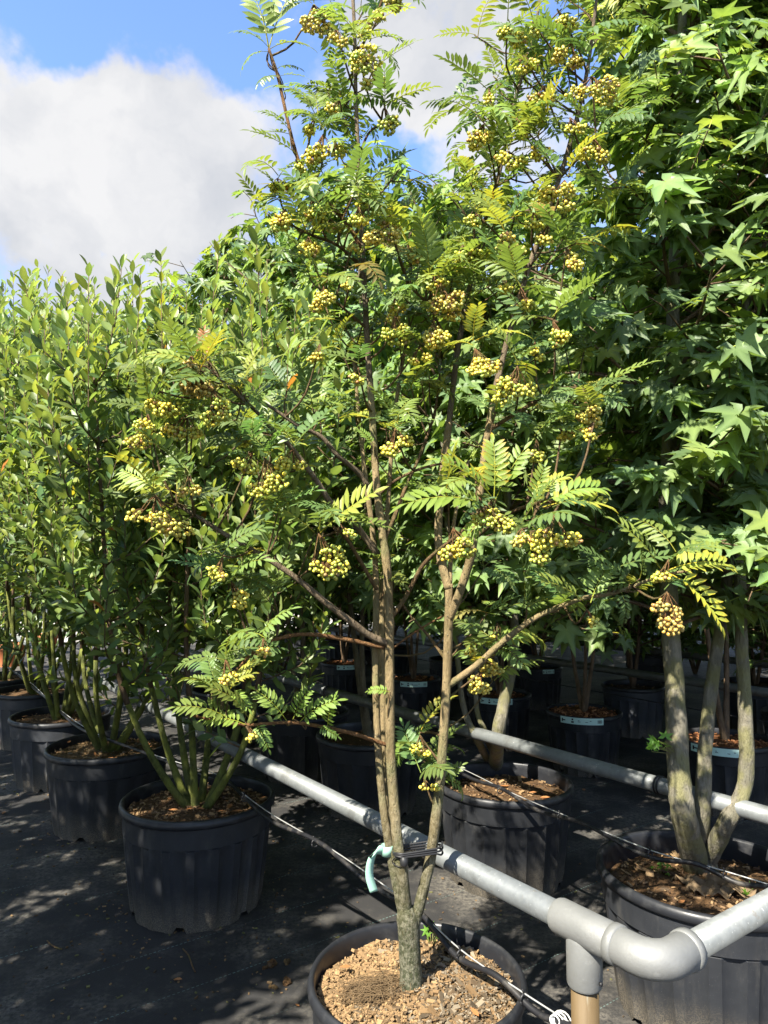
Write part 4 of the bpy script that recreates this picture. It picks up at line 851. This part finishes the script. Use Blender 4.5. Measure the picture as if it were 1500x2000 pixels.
shrub(A5, .40, 3.75, .60, 'leafy shrub fifth back, at the left picture edge', 6, 120, .10, 105, 1., 22)
for k, (u_, lab) in enumerate([(9.0, 'far leafy shrub closing the end of the left row'), (10.4, 'last far leafy shrub before the pale path')]):
    q = uv(u_, 1.17); shrub((q.x, q.y), .0, 3.7, .75, lab, 6, 60, .12, 106 + k, .9, 20)

# ------------------------------------------------------------------ sweetgums and other trees
M_L, M_M, M_D = (.185, .275, .085), (.14, .22, .07), (.09, .15, .055)
def gum(c, sz, stems, top, prof, label, indiv, lsz, seed, nbr, nlf, zlow, bark='gum_bark', kind='gum', nvar=6, name='sweetgum_tree', group='lobe-leaved trees behind the berry tree', tones=(M_L, M_M, M_D), sep=True, trunk=None):
    """stems: list of polylines (world points) with radii; prof(z01) -> crown radius"""
    random.seed(seed); root = thing(name, (c[0], c[1], sz), label, 'tree', group); pl = Plant(root, kind, nvar, indiv, 'leaf'); tw = MB()
    if trunk:
        m = MB(); m.tube(smooth_path(trunk[0], 4), np.interp(np.linspace(0, 1, len(smooth_path(trunk[0], 4))), np.linspace(0, 1, len(trunk[1])), trunk[1]).tolist(), 16, True, .05); m.build('trunk', trunk[2], root)
    for si, (pts, r0, r1) in enumerate(stems):
        P = smooth_path(pts, 6); n_ = len(P); m = MB(); m.tube(P, [r0 + (r1 - r0) * (i / (n_ - 1)) ** .8 for i in range(n_)], 16, True, .07); m.build('stem', bark, root)
        zs = [p.z for p in P]
        for j in range(nbr):
            z = zlow + (top - .12 - zlow) * ((j + random.random()) / nbr); i = min(range(n_), key=lambda i_: abs(zs[i_] - z)); q = P[i]
            z01 = (z - zlow) / (top - zlow); a = j * 2.4 + si * 1.1 + random.gauss(0, .3); ln = prof(z01) * random.uniform(.65, 1.1)
            el = R(18 + 34 * z01) + random.gauss(0, .12); d = Vector((math.cos(a) * math.cos(el), math.sin(a) * math.cos(el), math.sin(el)))
            B_ = smooth_path([q, q + d * ln * .45 + Vector((0, 0, .02)), q + d * ln + Vector((0, 0, -.06 * ln)) + rv(.04)], 4)
            nb_ = len(B_); rb_ = [.0085 * (1 - .8 * k / nb_) for k in range(nb_)]
            if sep: mm = MB(); mm.tube(B_, rb_, 6, True, .06); mm.build('branch', 'brown_bark', root)
            else: tw.tube(B_, rb_, 5)
            subs = [(B_, 1.)]
            for k in range(5):
                f = random.uniform(.25, .95); x = B_[int(f * (nb_ - 1))]; a3 = a + random.choice([-1, 1]) * random.uniform(.5, 1.2); l3 = ln * random.uniform(.3, .5); e3 = random.uniform(-.45, .75)
                T_ = smooth_path([x, x + Vector((math.cos(a3), math.sin(a3), e3 + .15)) * l3 * .6, x + Vector((math.cos(a3), math.sin(a3), e3)) * l3 + rv(.02)], 3); tw.tube(T_, [.0035, .003, .003, .0025, .0022, .002, .0018][:len(T_)], 4); subs.append((T_, .6))
            cnt = int(nlf * random.uniform(.8, 1.2))
            for k in range(cnt):
                T_, _w = random.choice(subs); f = random.uniform(.25, 1.) ** .7; x = f * (len(T_) - 1); i3 = min(int(x), len(T_) - 2); p = T_[i3].lerp(T_[i3 + 1], x - i3)
                az = random.random() * 6.283; outv = Vector((p.x - c[0], p.y - c[1], 0)); outv = outv.normalized() if outv.length > .02 else Vector((1, 0, 0))
                dd = Vector((math.cos(az), math.sin(az), random.uniform(-.35, .6))) + outv * .8
                up = UP * .65 + outv * .45 + sdir * .5 + rv(.34)
                tone = random.choices(tones, [.3, .45, .25])[0]
                if random.random() < .03: tone = (.21, .27, .05)
                pl.leaf(p, dd, up, lsz * random.uniform(.65, 1.2), jit(tone, .13, .06))
    tw.build('twigs', 'brown_bark', root, True, 'stuff')
    return root
def ell(rm, lo=.45, hi=.25): return lambda t: rm * (lo + (1 - lo) * math.sin(math.pi * min(1, t * 1.15 + .12)) if t < .75 else rm * (hi + (1 - hi) * (1 - t) / .25 * .9) / rm)
yb = B1[1]
tb = at_z(1368, 1715, .36)
st1 = [tb + Vector((-.01, 0, .03)), at_y(1335, 1590, yb - .02), at_y(1325, 1500, yb), at_y(1318, 1350, yb), at_y(1308, 1200, yb), at_y(1302, 1000, yb), at_y(1310, 780, yb + .02), at_y(1318, 500, yb + .04), at_y(1330, 200, yb + .05), at_y(1335, -150, yb + .05)]
st2 = [tb + Vector((.01, .05, .03)), at_y(1372, 1590, yb + .06), at_y(1378, 1450, yb + .08), at_y(1395, 1300, yb + .1), at_y(1415, 1170, yb + .12), at_y(1440, 950, yb + .14), at_y(1455, 700, yb + .16), at_y(1470, 400, yb + .18), at_y(1475, 50, yb + .18)]
st3 = [tb + Vector((.02, 0, .05)), at_y(1420, 1605, yb - .0), at_y(1455, 1530, yb + .0), at_y(1456, 1400, yb), at_y(1448, 1250, yb), at_y(1445, 1100, yb), at_y(1440, 900, yb), at_y(1450, 700, yb - .02), at_y(1462, 450, yb - .02), at_y(1480, 100, yb)]
GT = 3.95
gum(B1, .36, [(st1, .046, .015), (st2, .031, .010), (st3, .032, .010)], GT, ell(.66), 'big lobe-leaved tree with three thick lichen-spotted stems at the right', 300, .088, 201, 46, 40, 1.25, 'gum_lichen_bark', trunk=([tb + Vector((0, 0, -.03)), tb + Vector((0, 0, .02)), tb + Vector((-.005, 0, .09)), tb + Vector((0, 0, .14))], [.075, .062, .056, .03], 'gum_lichen_bark'))
yb = B2[1]; t2 = at_z(968, 1505, .37)
gum(B2, .37, [([t2, at_y(972, 1440, yb), at_y(985, 1370, yb), at_y(1002, 1290, yb), at_y(1003, 1180, yb), at_y(985, 900, yb), at_y(960, 650, yb), at_y(930, 420, yb)], .040, .008), ([t2 + Vector((-.03, 0, .03)), at_y(930, 1440, yb + .03), at_y(908, 1390, yb + .05), at_y(895, 1300, yb + .06), at_y(870, 1000, yb + .1), at_y(860, 700, yb + .1), at_y(855, 400, yb + .1)], .021, .006),
              ([t2 + Vector((0, .03, .05)), at_y(948, 1430, yb + .06), at_y(930, 1370, yb + .08), at_y(940, 1200, yb + .12), at_y(1010, 900, yb + .15), at_y(1040, 600, yb + .15), at_y(1050, 480, yb + .15)], .016, .006)], 3.38, ell(.62), 'lobe-leaved tree with lichen stems just behind the berry tree', 300, .096, 202, 38, 24, 1.1, 'gum_lichen_bark')
def upright(c, sz, k, top, spread, seed, r0=.03):
    rr_ = random.Random(seed); out = []
    for i in range(k):
        a = 6.283 * i / k + rr_.random(); dx = Vector((math.cos(a), math.sin(a), 0)) * spread
        out.append(([Vector((c[0], c[1], sz)), Vector((c[0], c[1], sz + .12)) + dx * .15, Vector((c[0], c[1], sz + .6)) + dx * .55, Vector((c[0], c[1], (sz + top) / 2)) + dx * .9 + Vector((rr_.gauss(0, .03), rr_.gauss(0, .03), 0)), Vector((c[0], c[1], top - .05)) + dx], r0 * rr_.uniform(.7, 1.), .006))
    return out
gum(B3, .38, upright(B3, .37, 3, 3.72, .2, 1, .034), 3.78, ell(.68), 'lobe-leaved tree in the pot behind the stems, crown meeting the sky in the centre', 300, .096, 203, 36, 23, 1.2)
gum(B4, .38, upright(B4, .37, 3, 3.85, .2, 2, .036), 3.9, ell(.70), 'lobe-leaved tree behind the left end of the berry crown', 300, .098, 204, 34, 22, 1.2)
gum(B5, .38, upright(B5, .37, 3, 4.1, .2, 3, .036), 4.15, ell(.72), 'lobe-leaved tree, topmost crown peak above the left shrubs', 200, .10, 205, 32, 20, 1.2)
gum(B6, .0, upright(B6, 0, 3, 4.05, .25, 4, .036), 4.1, ell(.8), 'lobe-leaved tree far back between the near rails', 60, .115, 206, 30, 18, 1.0, sep=False)
gum(B7, .0, upright(B7, 0, 3, 4.2, .25, 5, .036), 4.25, ell(.85), 'lobe-leaved tree at the far end of the near rails', 40, .12, 207, 30, 16, .9, sep=False)
GB = 'trees in the rows behind the second rail'
for k, (c, tp, lab, nn, rd) in enumerate([(C1, 3.6, 'slim reddish-stemmed tree in the labelled pot behind the lichen trunk', 200, .026), (C2, 3.7, 'slender three-stemmed tree rising from the labelled aisle pot', 200, .024), (C3, 3.8, 'thin tree behind the low yellow berry clusters', 150, .024),
                                         (C4, 3.9, 'thin tree in the labelled pot between the berry stems', 100, .024), (C5, 4.0, 'thin tree in the small far labelled pot', 100, .024)]):
    gum(c, .39, upright(c, .38, 3 if k else 2, tp, .18, 20 + k, rd), tp, ell(.68), lab, nn, .105, 220 + k, 32, 20, 1.05 if k != 1 else 1.12, 'brown_bark', 'gum', 6, 'slim_tree', GB, tones=(M_L, M_M, M_D), sep=False)
DT = []
for k, (c, tp, lab) in enumerate([(D1, 3.9, 'bushy tree in the greyish sunlit pot'), (D2, 4.0, 'bushy tree in the shaded pot below the third rail'), (D3, 3.9, 'bushy tree at the right edge behind the third rail'), (D4, 4.1, 'bushy tree in the far dark pot in the centre')]):
    DT += [0]; DT[-1] = gum(c, .38, upright(c, .37, 4, tp, .22, 30 + k, .02), tp, ell(.85), lab, 60, .125, 240 + k, 28, 20, .68, 'brown_bark', 'far', 3, 'bushy_tree', GB, tones=(M_L, M_M, M_D), sep=False)
FAR = [(uv(1.5, 7.4), 'far bushy tree behind the right trunk'), (uv(3.2, 7.3), 'far bushy tree in the dark background right of centre'), (uv(5.0, 7.4), 'far bushy tree in the dark background at the centre'), (uv(6.9, 7.2), 'far bushy tree behind the berry stems'), (uv(8.8, 6.2), 'far bushy tree left of the berry stems'), (uv(8.2, 4.3), 'far bushy tree beyond the labelled pots'), (uv(10.2, 4.2), 'far bushy tree near the pale path end'), (uv(10.6, 6.4), 'far bushy tree by the path behind the rows'), (uv(-.3, 7.4), 'far bushy tree beyond the right picture edge')]
for k, (q, lab) in enumerate(FAR):
    gum((q.x, q.y), 0, upright((q.x, q.y), 0, 4, 4.4, .3, 50 + k, .025), 4.4, ell(1.0), lab, 12, .15, 260 + k, 26, 19, .40, 'brown_bark', 'far', 3, 'bushy_tree', 'far trees closing the background', tones=(M_L, M_M, M_D), sep=False)
# the shrubs of the next row, left of the photographer, throw the dappled shade on the ground: one built, the others copied below
shade0 = shrub((-2.25, 1.15), .0, 3.25, .62, 'leafy shrub of the next row nearest the left edge', 7, 0, .105, 120, 1.05, 22)
far0 = gum((uv(-1.6, 9.3).x, uv(-1.6, 9.3).y), 0, upright((uv(-1.6, 9.3).x, uv(-1.6, 9.3).y), 0, 4, 4.6, .35, 90, .025), 4.6, ell(1.15), 'dense dark tree in the farthest background rows', 0, .17, 290, 26, 20, .2, 'brown_bark', 'far', 3, 'bushy_tree', 'farthest trees closing the background', tones=(M_L, M_M, M_D), sep=False)

# ------------------------------------------------------------------ litter on the ground
random.seed(5)
def clump(px, py, r, mat, label, name='soil_clump', cat='clump'):
    p = at_z(px, py, 0); m = MB()
    for j in range(5):
        o_ = Vector((random.gauss(0, r * .35), random.gauss(0, r * .35), r * .35)); m._add([p + o_ + Vector(v_) * r * random.uniform(.45, .7) for v_ in SPV], SPF)
    tag(m.build(name, mat, None, False), label, cat, 'litter on the ground fabric')
clump(532, 1885, .022, 'soil_brown', 'dark mossy soil clump left of the wood chip pot'); clump(562, 1880, .014, 'soil_chips', 'small tan soil clump nearest the wood chip pot, upper of the pair')
clump(562, 1920, .018, 'soil_brown', 'dark soil clump nearest the wood chip pot, lower of the pair'); clump(534, 1930, .012, 'soil_chips', 'small soil crumb left of the lower dark clump'); clump(517, 1892, .011, 'soil_brown', 'small dark crumb at the left of the mossy clump')
for px, py, s_, lab in [(338, 1913, .035, 'dry brown leaf on the fabric in front of the shrub pot'), (10, 1585, .05, 'orange dry leaf by the left picture edge'), (585, 1965, .02, 'small orange leaf beside the chip pot foot'), (1140, 1540, .05, 'fallen leaf on the fabric behind the near rail')]:
    o = link('fallen_leaf', litter_mesh()); o.matrix_world = Matrix.LocRotScale(at_z(px, py, .006), Quaternion((0, 0, 1), random.random() * 6.3), Vector((s_, s_, s_))); tag(o, lab, 'leaf', 'litter on the ground fabric')
for pts, lab in [([(357, 1853), (368, 1865), (375, 1885), (381, 1898)], 'bent brown twig on the sunny fabric patch'), ([(92, 1837), (104, 1848), (121, 1854)], 'thin dry twig on the shaded fabric')]:
    m = MB(); m.tube(smooth_path([at_z(x, y, .006) for x, y in pts], 3), .0028, 5); tag(m.build('fallen_twig', 'twig'), lab, 'twig', 'litter on the ground fabric')
m = MB()
for k in range(900):
    if random.random() < .6: q = random.choice([A0, A1, A1, A2, B1, B2, A3]); a = random.random() * 6.283; rr = .30 + abs(random.gauss(0, .16)); x, y = q[0] + rr * math.cos(a), q[1] + rr * math.sin(a)
    else: p = at_z(random.uniform(0, 900), random.uniform(1550, 2000), 0); x, y = p.x, p.y
    m.tint = random.choice([(.10, .065, .035), (.16, .11, .06), (.06, .045, .03), (.22, .15, .08), (.12, .12, .05)]); s_ = random.uniform(.002, .007)
    m.box((x, y, s_ * .4 + .001), (s_ * random.uniform(1, 2.6), s_, s_ * .7), Matrix.Rotation(random.random() * 6.3, 3, 'Z') @ Matrix.Rotation(random.gauss(0, .3), 3, 'X'))
o = m.build('soil_crumbs', 'chips', None, False, 'stuff', True); o['label'] = 'scattered crumbs of bark and soil on the ground fabric'; o['category'] = 'debris'
# hessian scrap in the big right pot
m = MB(); hc = at_z(1395, 1742, .385); n_ = 16; vs = []
for i in range(n_):
    for j in range(n_):
        x, y = (i / (n_ - 1) - .5) * .2, (j / (n_ - 1) - .5) * .13; vs.append(hc + Vector((x + .012 * math.sin(j * .8), y + .01 * math.sin(i * .7), .018 + .014 * math.sin(i * 1.3 + j * .6) + .008 * math.sin(j * 2.1))))
m._add(vs, [(i * n_ + j, (i + 1) * n_ + j, (i + 1) * n_ + j + 1, i * n_ + j + 1) for i in range(n_ - 1) for j in range(n_ - 1)]); o = m.build('hessian_scrap', 'hessian'); q = o.modifiers.new('t', 'SOLIDIFY'); q.thickness = .004
tag(o, 'crumpled hessian root wrap on the soil of the right pot', 'hessian')
# small weeds
for (px, py, z, n, lab) in [(1292, 1700, .395, 7, 'small bright weed sprouting in the big right pot'), (842, 1835, .385, 6, 'small green weed behind the trunk in the chip pot'), (1452, 1745, .395, 5, 'tiny weed beside the hessian in the right pot'), (1290, 1465, .50, 9, 'bright green shoot leaning out beside the lichen trunk')]:
    p = at_z(px, py, z); rt = thing('weed', p, lab, 'weed'); pw = Plant(rt, 'far', 3, 12, 'leaf')
    if z > .45: p = at_y(1290, 1470, B1[1] - .05)
    m = MB(); base = p - Vector((0, 0, .03)) if z < .45 else at_y(1325, 1480, B1[1]); rt.location = base
    for k in range(n):
        q = p + Vector((random.gauss(0, .014), random.gauss(0, .014), random.uniform(0, .03))) * (1 if z < .45 else 1.6); m.tube([base, base.lerp(q, .5) + Vector((0, 0, .006)), q], .0011, 4); pw.leaf(q, rv() + UP * .4, UP + Vector((0, -.6, 0)) + rv(.3), random.uniform(.016, .026) if z < .45 else random.uniform(.025, .04), (.14, .30, .04))
    m.build('stalk', 'green_twig', rt)
# terracotta planters by the path
for k, (px, py) in enumerate([(85, 1278), (20, 1300)]):
    q = at_z(px, py, 0); m = MB(); m.lathe([(.16, 0), (.2, .24), (.22, .25), (.22, .32), (.19, .32), (.18, .25), (0, .24)], 28, (q.x, q.y, 0)); tag(m.build('terracotta_pot', 'terracotta'), ['orange terracotta pot showing between the far left stems', 'orange terracotta pot at the left picture edge'][k], 'terracotta pot', 'terracotta pots beyond the shrub row')

# ------------------------------------------------------------------ turn the leaf lists into objects: those that show largest become parts, the rest one crown mesh
allp = []; ids = []; gid = 0; index = []
for pi, pl in enumerate(PLANTS):
    if not pl.L: continue
    M = np.array([l[1] for l in pl.L]); var = np.array([l[0] for l in pl.L]); pl.M = M; pl.var = var; pl.tn = np.array([l[2] for l in pl.L]); pl.g0 = gid
    for v_ in np.unique(var):
        sv, stri, _, _ = SH[(pl.kind, int(v_))]; smp = np.concatenate([sv, sv[stri].mean(1)]); sel = np.nonzero(var == v_)[0]
        w = np.einsum('nij,kj->nki', M[sel][:, :, :3], smp) + M[sel][:, None, :, 3]
        allp.append(w.reshape(-1, 3)); ids.append(np.repeat(sel + gid, len(smp)))
    gid += len(pl.L)
allp = np.concatenate(allp); ids = np.concatenate(ids)
yc = allp[:, 1] * cp + (allp[:, 2] - H) * sp; zc = -allp[:, 1] * sp + (allp[:, 2] - H) * cp
ok = yc > .15
sx_ = np.where(ok, 750 + F * allp[:, 0] / np.where(ok, yc, 1), -1); sy_ = np.where(ok, 1000 - F * zc / np.where(ok, yc, 1), -1)
ok &= (sx_ >= 0) & (sx_ < 1500) & (sy_ >= 0) & (sy_ < 2000)
cell = (sy_[ok] // 5).astype(int) * 300 + (sx_[ok] // 5).astype(int); dd_ = yc[ok]; ii = ids[ok]
order = np.lexsort((dd_, cell)); cs = cell[order]; first = np.ones(len(cs), bool); first[1:] = cs[1:] != cs[:-1]
score = np.bincount(ii[order][first], minlength=gid)
MESH = {}
for k_, (sv, stri, stn, mat) in SH.items(): MESH[k_] = arr_mesh({'rowan': 'compound_leaf', 'shrub': 'leaf', 'gum': 'lobed_leaf', 'far': 'leaf'}[k_[0]], sv, stri, stn, mat)
for pl in PLANTS:
    if not pl.L: continue
    n = len(pl.L); scv = score[pl.g0:pl.g0 + n]; take = [i for i in np.argsort(-scv)[:pl.indiv] if scv[i] > 0]; tset = np.zeros(n, bool); tset[take] = True
    inv = Matrix.Translation(-Vector(pl.root.location))
    for i in take:
        o = bpy.data.objects.new(pl.leaf_name, MESH[(pl.kind, int(pl.var[i]))]); COL.objects.link(o); o.parent = pl.root
        m4 = Matrix([list(r) for r in pl.M[i]] + [[0, 0, 0, 1]]); o.matrix_basis = inv @ m4; o.color = (*pl.tn[i], 1)
    vv, ff, tt = [], [], []; off = 0
    for v_ in np.unique(pl.var):
        sel = np.nonzero((pl.var == v_) & ~tset)[0]
        if not len(sel): continue
        sv, stri, stn, mat = SH[(pl.kind, int(v_))]
        w = np.einsum('nij,kj->nki', pl.M[sel][:, :, :3], sv) + pl.M[sel][:, None, :, 3]; vv.append(w.reshape(-1, 3))
        ff.append((stri[None] + (off + np.arange(len(sel)) * len(sv))[:, None, None]).reshape(-1, 3)); tt.append((stn[None] * pl.tn[sel][:, None, :]).reshape(-1, 3)); off += len(sel) * len(sv)
    if vv: link('crown', arr_mesh('crown', np.concatenate(vv), np.concatenate(ff), np.concatenate(tt), mat), pl.root, 'stuff')
print('LEAVES', gid, 'OBJECTS', len(bpy.data.objects), 'TRIS', sum(len(m_.polygons) for m_ in bpy.data.meshes))
def copy_thing(root, loc, rotz, sc, label):
    r = root.copy(); COL.objects.link(r); r.location = loc; r.rotation_euler = (0, 0, rotz); r.scale = (sc, sc, sc); r['label'] = label
    for ch in list(root.children):
        c = ch.copy(); COL.objects.link(c); c.parent = r; c.matrix_parent_inverse = ch.matrix_parent_inverse.copy()
    return r
random.seed(11)
for (x, y, sc_, lab) in [(-1.75, -.25, .8, 'leafy shrub of the next row left of the photographer'), (-3.2, 2.3, 1.04, 'leafy shrub of the next row beside the second pot'), (-2.95, -.1, .98, 'leafy shrub standing deeper in the next row'), (-1.3, -1.35, .8, 'leafy shrub of the next row behind the photographer'), (-3.7, 1.05, 1., 'leafy shrub deeper in the next row beside the first'), (-4.1, 3.5, 1.05, 'leafy shrub of the next row beside the third pot'), (-5.0, 4.7, 1.05, 'leafy shrub of the next row beside the fourth pot'), (-5.9, 5.9, 1., 'leafy shrub of the next row beside the fifth pot')]:
    copy_thing(shade0, (x, y, 0), random.random() * 6.28, sc_, lab)
spots = [(u_ + random.uniform(-.3, .3), 9.3 + random.uniform(-.3, .3)) for u_ in np.arange(.2, 13, 1.7)] + [(u_ + random.uniform(-.3, .3), 11.6) for u_ in np.arange(-3, 13, 2.2)] + [(20.8 + random.uniform(-.5, .5), v_) for v_ in np.arange(-9, 16, 2.0)]
for (u_, v_) in spots:
    copy_thing(far0, uv(u_, v_), random.random() * 6.28, random.uniform(.9, 1.1), far0['label'])
# the rest of the rows behind the third rail: more pots with the same bushy trees
dv = D1[0] * V.x + D1[1] * V.y; du = D1[0] * U.x + D1[1] * U.y
have = [Vector((c[0], c[1], 0)) for c in (D1, D2, D3, D4)]
for u_ in np.arange(-2.6, 11, 1.25):
    p = uv(du - 1.35 + u_ + random.uniform(-.1, .1), dv + random.uniform(-.08, .08))
    if min((p - h).length for h in have) < .85: continue
    copy_thing(DT[0], (p.x, p.y, .38), random.random() * 6.28, random.uniform(.92, 1.05), 'bushy potted tree in the shaded row behind the third rail')
    q = copy_thing(potD, (p.x, p.y, 0), random.random() * 6.28, random.uniform(.95, 1.05), 'dark unlabelled pot in the shaded row behind the third rail')
for (q_, lab) in FAR[:5]:
    copy_thing(potD, (q_.x, q_.y, 0), random.random() * 6.28, 1.05, 'dark pot in the background row behind the farthest rail')
